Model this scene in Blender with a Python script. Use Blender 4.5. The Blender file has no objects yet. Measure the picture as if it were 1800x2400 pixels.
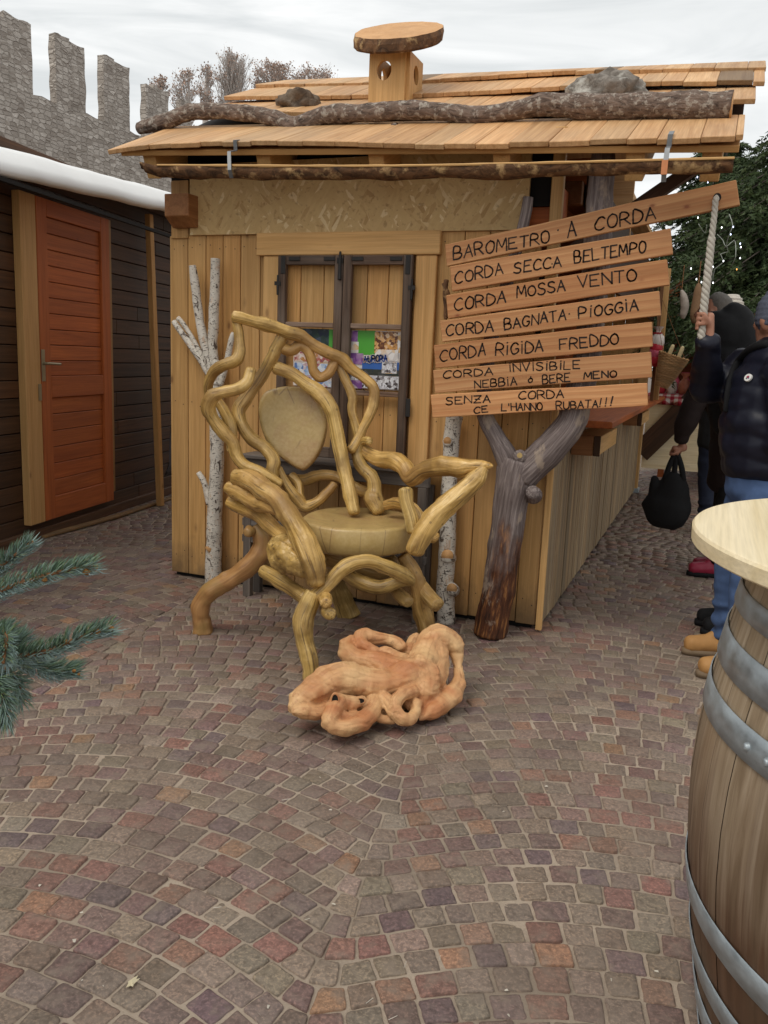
import bpy, bmesh, math, random
from mathutils import Vector, Matrix, noise, kdtree
random.seed(7)
S = bpy.context.scene
COL = S.collection
rad_ = math.radians

# ------------------------------------------------------------------ camera
F = 1963.0                       # focal length in photo pixels (1800 x 2400)
C = Vector((3.181, -4.456, 1.45))
YAW, PIT, ROL = -.3669, .1821, .0407
cy, sy, cp, sp = math.cos(YAW), math.sin(YAW), math.cos(PIT), math.sin(PIT)
FW = Vector((sy*cp, cy*cp, -sp))
R0 = Vector((cy, -sy, 0)); U0 = R0.cross(FW)
RT = R0*math.cos(ROL) + U0*math.sin(ROL)
UP = -R0*math.sin(ROL) + U0*math.cos(ROL)
cam = bpy.data.cameras.new('camera'); camo = bpy.data.objects.new('camera', cam); COL.objects.link(camo)
M = Matrix((RT, UP, -FW)).transposed().to_4x4(); M.translation = C
camo.matrix_world = M
cam.sensor_fit = 'VERTICAL'; cam.sensor_height = 24.0; cam.lens = F/2400*24.0
cam.clip_start = .05; cam.clip_end = 600
S.camera = camo

# ------------------------------------------------------------------ sky, sun, exposure
SUN_EL, SUN_AZ = 57, 205         # azimuth from +Y towards +X: behind the camera's left shoulder
w = bpy.data.worlds.new('World'); S.world = w; w.use_nodes = True
nt = w.node_tree; nt.nodes.clear()
def wn(t, **k):
    n = nt.nodes.new(t)
    for a, b in k.items(): setattr(n, a, b)
    return n
wo = wn('ShaderNodeOutputWorld'); bg = wn('ShaderNodeBackground'); bg.inputs['Strength'].default_value = .1
sky = wn('ShaderNodeTexSky', sky_type='NISHITA', sun_disc=False, sun_elevation=rad_(SUN_EL), sun_rotation=rad_(SUN_AZ))
tc = wn('ShaderNodeTexCoord')
mp = wn('ShaderNodeMapping'); mp.inputs['Scale'].default_value = (1.6, 2.2, 13); mp.inputs['Rotation'].default_value = (.16, .22, 0)
nz = wn('ShaderNodeTexNoise'); nz.inputs['Scale'].default_value = 1.7; nz.inputs['Detail'].default_value = 5; nz.inputs['Roughness'].default_value = .55; nz.inputs['Distortion'].default_value = .8
rp = wn('ShaderNodeValToRGB')
rp.color_ramp.elements[0].position = .33; rp.color_ramp.elements[0].color = (5.9, 6.1, 6.1, 1)
rp.color_ramp.elements[1].position = .62; rp.color_ramp.elements[1].color = (8.1, 8.15, 8.05, 1)
mx = wn('ShaderNodeMix', data_type='RGBA'); mx.inputs[0].default_value = .94
L = nt.links.new
L(tc.outputs['Generated'], mp.inputs[0]); L(mp.outputs[0], nz.inputs['Vector']); L(nz.outputs[0], rp.inputs[0])
L(sky.outputs[0], mx.inputs[6]); L(rp.outputs[0], mx.inputs[7]); L(mx.outputs[2], bg.inputs[0]); L(bg.outputs[0], wo.inputs[0])
sun = bpy.data.lights.new('sun', 'SUN'); sun.energy = 1.0; sun.angle = rad_(28); sun.color = (1, .93, .82)
so = bpy.data.objects.new('sun', sun); COL.objects.link(so)
sd = Vector((math.sin(rad_(SUN_AZ))*math.cos(rad_(SUN_EL)), math.cos(rad_(SUN_AZ))*math.cos(rad_(SUN_EL)), math.sin(rad_(SUN_EL))))
so.rotation_euler = (-sd).to_track_quat('-Z', 'Y').to_euler(); so.location = (0, -6, 9)
S.view_settings.view_transform = 'Standard'; S.view_settings.look = 'None'
S.view_settings.exposure = 0.38; S.view_settings.gamma = 1

# ------------------------------------------------------------------ measuring: a place in the photo -> a point in the yard
CR = {'f': (0, 0, 1.08499), '1': (0, 0, .5425), '2': (900, 0, .5425), '3': (0, 400, .40684), '4': (380, 500, .42194),
      '5': (1000, 400, .48222), '6': (400, 700, .48222), '7': (400, 1050, .48222), '8': (1050, 900, .45208),
      's': (650, 1430, .28933), 'b': (1500, 1100, .27125), 'k': (1550, 1600, .3618), 'n': (0, 1200, .24864),
      'h': (1450, 400, .27132), 'p': (1480, 600, .31652), 'x': (0, 0, 1.)}
def ray(c, x, y):
    a, b, s = CR[c]
    return FW + RT*((a + x*s - 900)/F) - UP*((b + y*s - 1200)/F)
def atY(c, x, y, Y):
    d = ray(c, x, y); return C + d*((Y - C.y)/d.y)
def atZ(c, x, y, Z=0.):
    d = ray(c, x, y); return C + d*((Z - C.z)/d.z)
def atT(c, x, y, t): return C + ray(c, x, y)*t
def atP(c, x, y, n, p):
    d = ray(c, x, y); return C + d*((p - C).dot(n)/d.dot(n))
def rr(c, r, p): return r*CR[c][2]*(p - C).dot(FW)/F
def ch(c, pts, Yd=None):
    """chain of (x, y, depth plane Y, radius) measured in a crop -> [(point, radius in metres)]"""
    out = []
    for q in pts:
        p = atY(c, q[0], q[1], q[2]); out.append((p, rr(c, q[3], p)))
    return out

# ------------------------------------------------------------------ mesh helpers
def nv(p, s=1.0, o=0.0):
    return noise.noise(Vector(p)*s + Vector((o, o*1.7, o*.3)))
def tint(lo=.82, hi=1.12): return (random.uniform(lo, hi), random.random(), random.random(), 1)
class MB:
    def __init__(s): s.v = []; s.f = []; s.t = []; s.g = []; s.mi = []
    def add(s, vs, fs, t=None, g=None, mi=0):
        b = len(s.v); t = t or (1, .5, .5, 1)
        s.v += [tuple(p) for p in vs]; s.f += [tuple(b+i for i in f) for f in fs]
        s.t += [t]*len(vs); s.g += [tuple(q) for q in (g or vs)]; s.mi += [mi]*len(fs)
    BOXF = [(0,3,2,1), (4,5,6,7), (0,1,5,4), (1,2,6,5), (2,3,7,6), (3,0,4,7)]
    def hexa(s, P, grain='x', t=None, mi=0):
        """8 corners: bottom 4 (ccw from above) then top 4; grain x = 0->1, y = 0->3, z = 0->4"""
        P = [Vector(p) for p in P]
        lx, ly, lz = (P[1]-P[0]).length, (P[3]-P[0]).length, (P[4]-P[0]).length
        loc = [(0,0,0), (lx,0,0), (lx,ly,0), (0,ly,0), (0,0,lz), (lx,0,lz), (lx,ly,lz), (0,ly,lz)]
        o = Vector((random.uniform(0, 30), random.uniform(0, 30), random.uniform(0, 30)))
        k = {'x': (1,2,0), 'y': (2,0,1), 'z': (0,1,2)}[grain]
        g = [Vector((q[k[0]], q[k[1]], q[k[2]])) + o for q in loc]
        s.add(P, s.BOXF, t or tint(), g, mi)
    def box(s, a, b, grain='x', t=None, mi=0, m=None):
        x0, y0, z0 = a; x1, y1, z1 = b
        P = [Vector(q) for q in ((x0,y0,z0), (x1,y0,z0), (x1,y1,z0), (x0,y1,z0), (x0,y0,z1), (x1,y0,z1), (x1,y1,z1), (x0,y1,z1))]
        if m: P = [m @ q for q in P]
        s.hexa(P, grain, t, mi)
    def beam(s, p, q, wd, ht, up=(0,0,1), t=None, mi=0):
        """square timber from p to q, grain along it"""
        p, q = Vector(p), Vector(q); d = (q-p).normalized(); u = Vector(up); sd_ = d.cross(u).normalized(); u = sd_.cross(d)
        a, b = sd_*wd/2, u*ht/2
        s.hexa([p+a-b, q+a-b, q-a-b, p-a-b, p+a+b, q+a+b, q-a+b, p-a+b], 'x', t, mi)
    def tube(s, ch_, sides=14, step=.015, lump=.07, ls=9., cap='round', t=None, mi=0, flat=None, fine=.0, seed=None, flute=0.):
        sd_ = random.uniform(0, 90) if seed is None else seed
        P = [c[0] for c in ch_]; Rr = [c[1] for c in ch_]
        pts, rs = [], []
        n = len(P)
        for i in range(n-1):
            p0, p1, p2, p3 = P[max(i-1,0)], P[i], P[i+1], P[min(i+2,n-1)]
            k = max(2, int((p2-p1).length/step))
            for j in range(k):
                u = j/k
                pts.append(.5*((2*p1) + (p2-p0)*u + (2*p0-5*p1+4*p2-p3)*u*u + (3*p1-p0-3*p2+p3)*u**3))
                e = u*u*(3-2*u); rs.append(Rr[i]*(1-e) + Rr[i+1]*e)
        pts.append(P[-1]); rs.append(Rr[-1])
        T = [(pts[min(i+1,len(pts)-1)] - pts[max(i-1,0)]).normalized() for i in range(len(pts))]
        if cap == 'round':
            for end in (0, 1):
                i = -1 if end else 0
                p, r, d = pts[i].copy(), rs[i], (T[i] if end else -T[i])
                ex = [(p + d*r*.22, r*.93), (p + d*r*.42, r*.74), (p + d*r*.55, r*.42)]
                if end: pts += [e[0] for e in ex]; rs += [e[1] for e in ex]; T += [T[-1]]*3
                else: pts = [e[0] for e in reversed(ex)] + pts; rs = [e[1] for e in reversed(ex)] + rs; T = [T[0]]*3 + T
        a = T[0].orthogonal().normalized()
        vs, gs = [], []; ln = random.uniform(0, 20); fl = Vector(flat[0]).normalized() if flat else None
        for i, (p, r) in enumerate(zip(pts, rs)):
            a = (a - T[i]*a.dot(T[i])).normalized(); b = T[i].cross(a)
            if i: ln += (p-pts[i-1]).length
            for j in range(sides):
                an = 2*math.pi*j/sides; d = a*math.cos(an) + b*math.sin(an)
                if fl: d = d + fl*d.dot(fl)*(flat[1]-1)
                q = p + d*r
                k = 1 + (flute*(.5-abs(noise.noise(Vector((math.cos(an)*1.5+sd_, math.sin(an)*1.5, ln*4.5)))*2.2)) if flute else 0) + lump*noise.noise(q*ls + Vector((sd_,)*3)) + (lump*1.1*max(0., noise.noise(q*ls*1.9 + Vector((sd_+7,)*3))-.12) if fine else 0) + (fine*noise.noise(q*45 + Vector((sd_,)*3)) if fine else 0)
                vs.append(p + d*r*k); gs.append((math.cos(an)*r*1.5+sd_, math.sin(an)*r*1.5, ln))
        m = len(pts); fs = [(i*sides+j, i*sides+(j+1) % sides, (i+1)*sides+(j+1) % sides, (i+1)*sides+j) for i in range(m-1) for j in range(sides)]
        s.add(vs, fs, t or tint(.9, 1.08), gs, mi)
        b0 = len(s.v) - len(vs)
        s.f += [tuple(b0+j for j in reversed(range(sides))), tuple(b0+(m-1)*sides+j for j in range(sides))]; s.mi += [mi, mi]
    def mesh(s, name):
        me = bpy.data.meshes.new(name); me.from_pydata(s.v, [], s.f); me.update()
        a = me.color_attributes.new('tint', 'FLOAT_COLOR', 'POINT'); a.data.foreach_set('color', [c for t in s.t for c in t])
        g = me.attributes.new('grain', 'FLOAT_VECTOR', 'POINT'); g.data.foreach_set('vector', [c for q in s.g for c in q])
        if any(s.mi): me.polygons.foreach_set('material_index', s.mi)
        return me
    def build(s, name, mat, parent=None, smooth=False, bevel=0, **props):
        me = s.mesh(name)
        for m in (mat if isinstance(mat, (list, tuple)) else [mat]): me.materials.append(m)
        return link(name, me, parent, smooth, bevel, **props)
def link(name, me, parent=None, smooth=False, bevel=0, **props):
    o = bpy.data.objects.new(name, me); COL.objects.link(o)
    if smooth: me.polygons.foreach_set('use_smooth', [True]*len(me.polygons))
    if bevel:
        b = o.modifiers.new('bevel', 'BEVEL'); b.width = bevel; b.segments = 1; b.limit_method = 'ANGLE'; b.angle_limit = rad_(40)
    if parent: put(o, parent)
    for k, v in props.items(): o[k] = v
    return o
def put(o, parent):
    o.parent = parent
    pm = Matrix.Translation(parent.location) if parent.parent is None else world(parent)
    o.matrix_parent_inverse = pm.inverted()
def world(o):
    m = Matrix.Translation(o.location)
    return m if o.parent is None else world(o.parent) @ o.matrix_parent_inverse @ m
def thing(name, loc, label, cat, group=None):
    o = bpy.data.objects.new(name, None); COL.objects.link(o); o.location = loc; o.empty_display_size = .1
    return tag(o, label, cat, group)
def tag(o, label, cat, group=None):
    o['label'] = label; o['category'] = cat
    if group: o['group'] = group
    return o
def fuse(mb, name, mat, voxel, smooth=4, parent=None, disp=None, fac=.5, **props):
    """melt overlapping tubes into one continuous skin"""
    me = mb.mesh('tmp'); o = bpy.data.objects.new('tmp', me); COL.objects.link(o)
    r = o.modifiers.new('r', 'REMESH'); r.mode = 'VOXEL'; r.voxel_size = voxel
    if smooth: k = o.modifiers.new('s', 'SMOOTH'); k.iterations = smooth; k.factor = fac
    dg = bpy.context.evaluated_depsgraph_get(); dg.update()
    new = bpy.data.meshes.new_from_object(o.evaluated_get(dg))
    bpy.data.objects.remove(o)
    for a in list(new.attributes):
        if a.name in ('tint', 'grain'): new.attributes.remove(a)
    if disp:
        nr = [v.normal.copy() for v in new.vertices]
        for v, n_ in zip(new.vertices, nr): v.co = v.co + n_*disp(v.co, n_)
    a = new.color_attributes.new('tint', 'FLOAT_COLOR', 'POINT'); a.data.foreach_set('color', [1., .5, .5, 1.]*len(new.vertices))
    kd = kdtree.KDTree(len(mb.v))                      # the skin keeps the lengthwise grain of the tube it came from
    for i, p in enumerate(mb.v): kd.insert(p, i)
    kd.balance()
    g = new.attributes.new('grain', 'FLOAT_VECTOR', 'POINT'); g.data.foreach_set('vector', [c for v in new.vertices for c in mb.g[kd.find(v.co)[1]]])
    new.name = name; new.materials.clear(); new.materials.append(mat)
    return link(name, new, parent, True, **props)

# ------------------------------------------------------------------ materials
class NT:
    def __init__(s, name):
        s.m = bpy.data.materials.new(name); s.m.use_nodes = True; s.t = s.m.node_tree; s.t.nodes.clear()
        s.out = s.n('ShaderNodeOutputMaterial'); s.b = s.n('ShaderNodeBsdfPrincipled'); s.l(s.b.outputs[0], s.out.inputs[0])
    def n(s, t, **k):
        x = s.t.nodes.new(t)
        for a, b in k.items(): setattr(x, a, b)
        return x
    def l(s, a, b): s.t.links.new(a, b)
    def val(s, i, v):
        if hasattr(v, 'is_linked') or hasattr(v, 'links'): s.l(v, i)
        else: i.default_value = v
    def attr(s, name): return s.n('ShaderNodeAttribute', attribute_name=name)
    def coords(s, src='grain', scale=(1,1,1), off=None, rot=(0,0,0)):
        v = s.attr('grain').outputs['Vector'] if src == 'grain' else s.n('ShaderNodeTexCoord').outputs['Object']
        if any(rot):
            q = s.n('ShaderNodeMapping'); q.inputs['Rotation'].default_value = rot; s.l(v, q.inputs[0]); v = q.outputs[0]
        m = s.n('ShaderNodeMapping'); m.inputs['Scale'].default_value = scale
        s.l(v, m.inputs[0]); return m.outputs[0]
    def noise(s, v, scale=1., detail=4., rough=.55, dist=0.):
        x = s.n('ShaderNodeTexNoise'); x.inputs['Scale'].default_value = scale; x.inputs['Detail'].default_value = detail
        x.inputs['Roughness'].default_value = rough; x.inputs['Distortion'].default_value = dist; s.l(v, x.inputs['Vector']); return x.outputs[0]
    def vor(s, v, scale=1., feature='F1', out='Distance', rnd=1.):
        x = s.n('ShaderNodeTexVoronoi', feature=feature); x.inputs['Scale'].default_value = scale; x.inputs['Randomness'].default_value = rnd
        s.l(v, x.inputs['Vector']); return x.outputs[out]
    def ramp(s, f, *st):
        r = s.n('ShaderNodeValToRGB'); e = r.color_ramp.elements
        while len(e) < len(st): e.new(.5)
        for k, (p, c) in zip(e, st):
            k.position = p; k.color = (c, c, c, 1) if not isinstance(c, tuple) else (*c, 1)
        s.l(f, r.inputs[0]); return r.outputs[0]
    def mix(s, f, a, b, mode='MIX'):
        m = s.n('ShaderNodeMix', data_type='RGBA', blend_type=mode, clamp_factor=True)
        s.val(m.inputs[0], f)
        for i, c in ((6, a), (7, b)): s.val(m.inputs[i], (*c, 1) if isinstance(c, tuple) else c)
        return m.outputs[2]
    def math(s, op, a, b=0.):
        m = s.n('ShaderNodeMath', operation=op); s.val(m.inputs[0], a); s.val(m.inputs[1], b); return m.outputs[0]
    def tintmul(s, c):
        sp_ = s.n('ShaderNodeSeparateColor'); s.l(s.attr('tint').outputs['Color'], sp_.inputs[0])
        cm = s.n('ShaderNodeCombineColor')
        for i in range(3): s.l(sp_.outputs[0], cm.inputs[i])
        return s.mix(1., c, cm.outputs[0], 'MULTIPLY'), sp_.outputs[1], sp_.outputs[2]
    def done(s, col, rough=.6, bump=None, bs=.3, bd=.004, spec=.4, **kw):
        s.val(s.b.inputs['Base Color'], (*col, 1) if isinstance(col, tuple) else col); s.val(s.b.inputs['Roughness'], rough)
        s.b.inputs['Specular IOR Level'].default_value = spec
        for k, v in kw.items(): s.val(s.b.inputs[k.replace('_', ' ')], v)
        if bump is not None:
            b = s.n('ShaderNodeBump'); b.inputs['Strength'].default_value = bs; b.inputs['Distance'].default_value = bd
            s.l(bump, b.inputs['Height']); s.l(b.outputs[0], s.b.inputs['Normal'])
        return s.m
def wood(name, c1, c2, c3=None, ksc=(6.5, 6.5, 2.9), across=26, along=1.1, rough=.6, knots=.5, kd=(.12,.05,.02), dirt=.25, dirtc=(.16,.12,.09), bs=.25, rings=0., spec=.35, warm=(1.12,.94,.78), grime=0.):
    n = NT(name)
    v = n.coords('grain', (across, across, along))
    g = n.noise(v, 1., 5, .6, .9)
    g2 = n.noise(n.coords('grain', (150, 150, 3.5)), 1., 3, .6)
    c = n.ramp(g, (.3, c1), (.5, tuple((a+b)/2 for a, b in zip(c1, c2))), (.72, c2))
    if rings:
        wv = n.n('ShaderNodeTexWave', wave_type='BANDS', bands_direction='X', wave_profile='SAW'); wv.inputs['Scale'].default_value = rings
        wv.inputs['Distortion'].default_value = 9; wv.inputs['Detail'].default_value = 2; wv.inputs['Detail Scale'].default_value = .6
        n.l(n.coords('grain', (1, .3, .1)), wv.inputs['Vector'])
        c = n.mix(n.math('MULTIPLY', wv.outputs['Color'], .55), c, c3 or c1)
    c = n.mix(n.math('MULTIPLY', n.ramp(g2, (.35, 1.), (.6, 0.)), .3), c, tuple(x*.6 for x in c1))
    big = n.noise(n.coords('grain', (3.5, 3.5, 1.3)), 1., 4, .6)
    c = n.mix(n.math('MULTIPLY', n.ramp(big, (.45, 0.), (.75, 1.)), dirt), c, dirtc)
    if knots:
        k = n.vor(n.coords('grain', ksc), 1., 'F1', 'Distance', 1.)
        kk = n.ramp(k, (.0, 1.), (.05, .9), (.075, .35), (.13, 0.))
        c = n.mix(n.math('MULTIPLY', kk, knots), c, kd)
    if grime:          # splashed dirt along the foot of the boards
        sx = n.n('ShaderNodeSeparateXYZ'); n.l(n.coords('o'), sx.inputs[0]); gz = n.math('ADD', sx.outputs[2], n.math('MULTIPLY', n.math('SUBTRACT', n.noise(n.coords('o', (9, 9, 4)), 1., 5, .7), .5), .55))
        c = n.mix(n.math('MULTIPLY', n.ramp(gz, (.02, 1.), (.26, 0.)), grime), c, (.15,.10,.055))
    c, hue, _ = n.tintmul(c)
    c = n.mix(n.math('MULTIPLY', hue, .55), c, n.mix(1., c, warm, 'MULTIPLY'))
    return n.done(c, rough, n.math('ADD', g, n.math('MULTIPLY', g2, .5)), bs, .003, spec)
def plain(name, c, rough=.6, var=.25, scale=30, bs=.15, **kw):
    n = NT(name); f = n.noise(n.coords('o'), scale, 5)
    col = n.mix(f, tuple(x*(1-var) for x in c), tuple(min(1, x*(1+var)) for x in c)); col, _, _ = n.tintmul(col)
    return n.done(col, rough, f, bs, .003, **kw)
def emit(name, c, st):
    n = NT(name); return n.done(c, .5, Emission_Color=(*c, 1), Emission_Strength=st)
MT = {}
MT['board'] = wood('pine_board', (.46,.255,.085), (.70,.43,.175), knots=.7, dirt=.45, dirtc=(.38,.23,.10), grime=.75)
MT['trim'] = wood('pale_trim', (.50,.285,.10), (.68,.42,.175), knots=.5, dirt=.15, dirtc=(.4,.27,.14))
MT['sign'] = wood('sign_plank', (.40,.19,.075), (.66,.37,.17), c3=(.36,.13,.045), knots=.8, kd=(.20,.05,.02), dirt=.35, dirtc=(.40,.18,.08), rings=9., across=20, ksc=(9, 9, 5.5))
MT['shingle'] = wood('larch_shingle', (.44,.24,.10), (.70,.46,.24), knots=.35, dirt=.35, dirtc=(.26,.19,.13), bs=.35)
MT['slat'] = wood('weathered_slat', (.23,.165,.095), (.47,.355,.215), knots=.3, dirt=.55, dirtc=(.16,.13,.10), bs=.4)
MT['orange'] = wood('stained_orange', (.30,.075,.018), (.50,.145,.034), knots=.6, kd=(.10,.025,.01), dirt=.2, dirtc=(.2,.06,.02))
MT['dark'] = wood('dark_stain_and_shade', (.032,.015,.007), (.095,.045,.021), knots=.2, kd=(.01,.006,.004), dirt=.5, dirtc=(.06,.038,.022))
MT['frame'] = wood('old_window_wood', (.038,.022,.015), (.20,.13,.09), knots=.1, dirt=.75, dirtc=(.25,.205,.17), bs=.7, across=44)
MT['grey'] = wood('grey_weathered', (.07,.062,.058), (.19,.17,.155), knots=.2, dirt=.5, dirtc=(.05,.045,.04), bs=.6, across=34)
MT['cutend'] = wood('cut_log_face', (.52,.27,.10), (.70,.42,.19), across=9, along=9, knots=0, dirt=.2)
MT['beamred'] = wood('oiled_beam', (.24,.10,.035), (.40,.19,.075), knots=.5, dirt=.35, dirtc=(.12,.06,.03))

def varnished():
    n = NT('varnished_branch')
    g = n.noise(n.coords('grain', (30, 30, 3)), 1., 5, .6, 1.)
    big = n.noise(n.coords('o'), 5, 4)
    c = n.ramp(g, (.28, (.22,.13,.034)), (.43, (.45,.295,.085)), (.57, (.62,.43,.145)), (.72, (.80,.62,.29)))
    c = n.mix(n.ramp(big, (.48, 0.), (.64, .75)), c, (.20,.12,.033)); b2 = n.noise(n.coords('o'), 2.6, 3); c = n.mix(n.ramp(b2, (.5, 0.), (.68, .38)), c, (.46,.27,.11))
    k = n.vor(n.coords('o'), 15, 'F1', 'Distance'); c = n.mix(n.ramp(k, (.0, .75), (.07, .5), (.13, 0.)), c, (.12,.075,.03))
    cr = n.noise(n.coords('grain', (80, 80, 2.2)), 1., 3, .5); c = n.mix(n.ramp(cr, (.33, .8), (.39, 0.)), c, (.13,.08,.03))
    c, hue, _ = n.tintmul(c); c = n.mix(n.math('MULTIPLY', hue, .8), c, n.mix(1., c, (1.08,.93,.85), 'MULTIPLY'))
    return n.done(c, n.ramp(big, (.35, .27), (.65, .55)), n.math('ADD', n.math('ADD', g, n.math('MULTIPLY', cr, .8)), n.math('MULTIPLY', n.noise(n.coords('o'), 28, 4), 1.2)), .6, .007, .45, Coat_Weight=.15, Coat_Roughness=.28)
MT['branch'] = varnished()
def legwood():
    n = NT('reddish_branch'); g = n.noise(n.coords('grain', (26, 26, 3)), 1., 5, .6, 1.); big = n.noise(n.coords('o'), 6, 4)
    c = n.ramp(g, (.3, (.26,.115,.04)), (.7, (.50,.27,.10))); c = n.mix(n.ramp(big, (.42, 0.), (.6, .8)), c, (.34,.22,.075))
    return n.done(c, .4, g, .35, .005, .45, Coat_Weight=.15, Coat_Roughness=.3)
MT['leg'] = legwood()
def slab():
    n = NT('slab_end_grain'); o = n.coords('o'); big = n.noise(o, 6, 4, .6, .4); f = n.noise(o, 60, 4)
    c = n.mix(big, (.34,.225,.07), (.56,.40,.16)); c = n.mix(n.ramp(n.noise(o, 2.7, 4, .6, 1.), (.48, 0.), (.66, .65)), c, (.36,.19,.085)); c = n.mix(n.ramp(f, (.4, 0.), (.75, .35)), c, (.62,.47,.24))
    cr = n.vor(n.coords('o', (7, 7, 2)), 1., 'DISTANCE_TO_EDGE', 'Distance')
    c = n.mix(n.math('MULTIPLY', n.ramp(cr, (.0, 1.), (.02, 0.)), n.ramp(big, (.5, 0.), (.6, .7))), c, (.14,.075,.04))
    return n.done(c, .38, n.math('ADD', big, n.math('MULTIPLY', f, .2)), .3, .005, .45, Coat_Weight=.15, Coat_Roughness=.3)
MT['slab'] = slab()
def root():
    n = NT('oiled_root'); o = n.coords('o'); big = n.noise(o, 7, 5, .6, .8); st = n.noise(n.coords('grain', (42, 42, 5)), 1., 5, .62, 1.); ring = n.noise(n.coords('grain', (3, 3, 75)), 1., 3, .6, .6)
    c = n.mix(n.ramp(n.noise(o, 5.5, 3, .5, .6), (.36, 0.), (.62, 1.)), (.52,.215,.085), (.72,.44,.21)); c = n.mix(n.ramp(st, (.36, .5), (.48, 0.)), c, (.34,.125,.048)); c = n.mix(n.ramp(ring, (.34, .35), (.46, 0.)), c, (.38,.15,.06))
    d = n.noise(o, 22, 6, .7); c = n.mix(n.ramp(d, (.62, 0.), (.72, .6)), c, (.17,.085,.05))
    c = n.mix(n.ramp(n.noise(o, 3.1, 3), (.50, 0.), (.66, .6)), c, (.66,.45,.22))
    return n.done(c, n.ramp(d, (.35, .38), (.65, .65)), n.math('ADD', n.math('ADD', n.math('MULTIPLY', st, 1.6), n.math('MULTIPLY', ring, .8)), d), .55, .008, .4)
MT['root'] = root()
def bark(name, c1, c2, c3, sc=(30, 30, 9), lich=.5, bg=9):
    n = NT(name); g = n.noise(n.coords('grain', sc), 1., 6, .65, .7); big = n.noise(n.coords('o'), bg, 5, .65)
    c = n.ramp(g, (.32, c1), (.6, c2)); c = n.mix(n.ramp(big, (.52, 0.), (.62, lich)), c, c3)
    return n.done(c, .8, n.math('ADD', g, big), .8, .012, .2)
MT['bark'] = bark('roof_log_bark', (.045,.03,.024), (.23,.165,.13), (.46,.41,.35), (34, 34, 16), .75, 30)
def signtrunk():
    n = NT('weathered_trunk'); g = n.noise(n.coords('grain', (44, 44, 3)), 1., 6, .65, .8); big = n.noise(n.coords('o', (9, 9, 4)), 1., 5, .65); sx = n.n('ShaderNodeSeparateXYZ'); n.l(n.coords('o'), sx.inputs[0])
    c = n.ramp(g, (.3, (.075,.055,.052)), (.5, (.19,.15,.14)), (.68, (.34,.285,.265)))
    lo = n.ramp(n.math('ADD', sx.outputs[2], n.math('MULTIPLY', n.math('SUBTRACT', big, .5), 1.1)), (.30, 1.), (.62, 0.))
    rb = n.ramp(n.noise(n.coords('grain', (30, 30, 7)), 1., 5, .65), (.36, (.035,.014,.008)), (.55, (.13,.045,.018)), (.66, (.42,.19,.06)))
    c = n.mix(lo, c, rb); c = n.mix(n.ramp(big, (.60, 0.), (.66, .7)), c, (.42,.33,.25))
    return n.done(c, .65, n.math('ADD', g, big), .8, .012, .3)
MT['driftgrey'] = signtrunk()
MT['rough'] = bark('bark_slab', (.035,.02,.013), (.17,.085,.04), (.55,.36,.17), (14, 14, 5), .75)
MT['lichen'] = bark('lichen_stone', (.10,.085,.07), (.26,.23,.20), (.5,.48,.43), (16, 16, 16), .8)
MT['brownstone'] = bark('brown_stone', (.06,.042,.03), (.17,.125,.09), (.25,.2,.15), (16, 16, 16), .6)
MT['twig'] = bark('twig_bark', (.12,.055,.025), (.30,.15,.07), (.2,.1,.05), (60, 60, 40), .4)
MT['trunkdark'] = bark('tree_trunk', (.05,.04,.034), (.12,.10,.085), (.17,.15,.13), (12, 12, 3), .5)
def birch():
    n = NT('birch_bark'); g = n.noise(n.coords('grain', (34, 34, 130)), 1., 3, .6, .3); b = n.noise(n.coords('grain', (22, 22, 15)), 1., 5, .65, .8)
    c = n.mix(n.noise(n.coords('grain', (20, 20, 30)), 1., 4), (.52,.46,.38), (.74,.70,.63))
    c = n.mix(n.ramp(g, (.58, 0.), (.63, .9)), c, (.06,.045,.035)); c = n.mix(n.ramp(b, (.585, 0.), (.62, .95)), c, (.075,.05,.038))
    c = n.mix(n.ramp(b, (.35, .6), (.41, 0.)), c, (.50,.30,.17))
    return n.done(c, .7, n.math('ADD', g, b), .6, .006, .3)
MT['birch'] = birch()
def osb():
    n = NT('osb_board'); c = None
    base = n.noise(n.coords('o'), 5, 4)
    for i, (a, sc) in enumerate(((.3, 1.), (1.35, .9), (-.8, 1.15), (2.2, .8), (1.0, 1.1))):
        v = n.coords('o', (13*sc, 13, 52*sc), rot=(0, a, 0))
        cl = n.vor(v, 1., 'F1', 'Color'); s_ = n.n('ShaderNodeSeparateColor'); n.l(cl, s_.inputs[0])
        k = n.ramp(s_.outputs[0], (.0, (.40,.24,.09)), (.10, (.53,.35,.15)), (.88, (.58,.395,.178)), (.95, (.70,.54,.30)))
        pc = n.n('ShaderNodeSeparateColor'); n.l(n.vor(n.coords('o', (11, 11, 11), rot=(0, a*.3, 0)), 1., 'F1', 'Color'), pc.inputs[0])
        m_ = n.math('ADD', n.math('MULTIPLY', pc.outputs[i % 3], .75), n.math('MULTIPLY', s_.outputs[1], .25))
        c = k if c is None else n.mix(n.ramp(m_, (.50, 0.), (.53, .95)), c, k)
    ed = n.noise(n.coords('o', (40, 40, 40)), 1., 4); c = n.mix(n.ramp(ed, (.3, .5), (.42, 0.)), c, (.22,.12,.045))
    c, _, _ = n.tintmul(c)
    return n.done(c, .6, ed, .1, .002, .35)
MT['osb'] = osb()
def metal(name, c, rough=.45, var=.3, sc=(22, 22, 22)):
    n = NT(name); f = n.noise(n.coords('grain', sc), 1., 6, .65); c_ = n.mix(f, tuple(x*(1-var) for x in c), tuple(min(1, x*(1+var)) for x in c))
    return n.done(c_, n.ramp(f, (.3, rough-.1), (.7, rough+.15)), f, .15, .002, .5, Metallic=.75)
MT['zinc'] = metal('galvanised_steel', (.40,.45,.48), .5, .5, (20, 20, 30))
MT['steel'] = metal('dull_steel', (.25,.26,.27), .55, .4)
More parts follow.
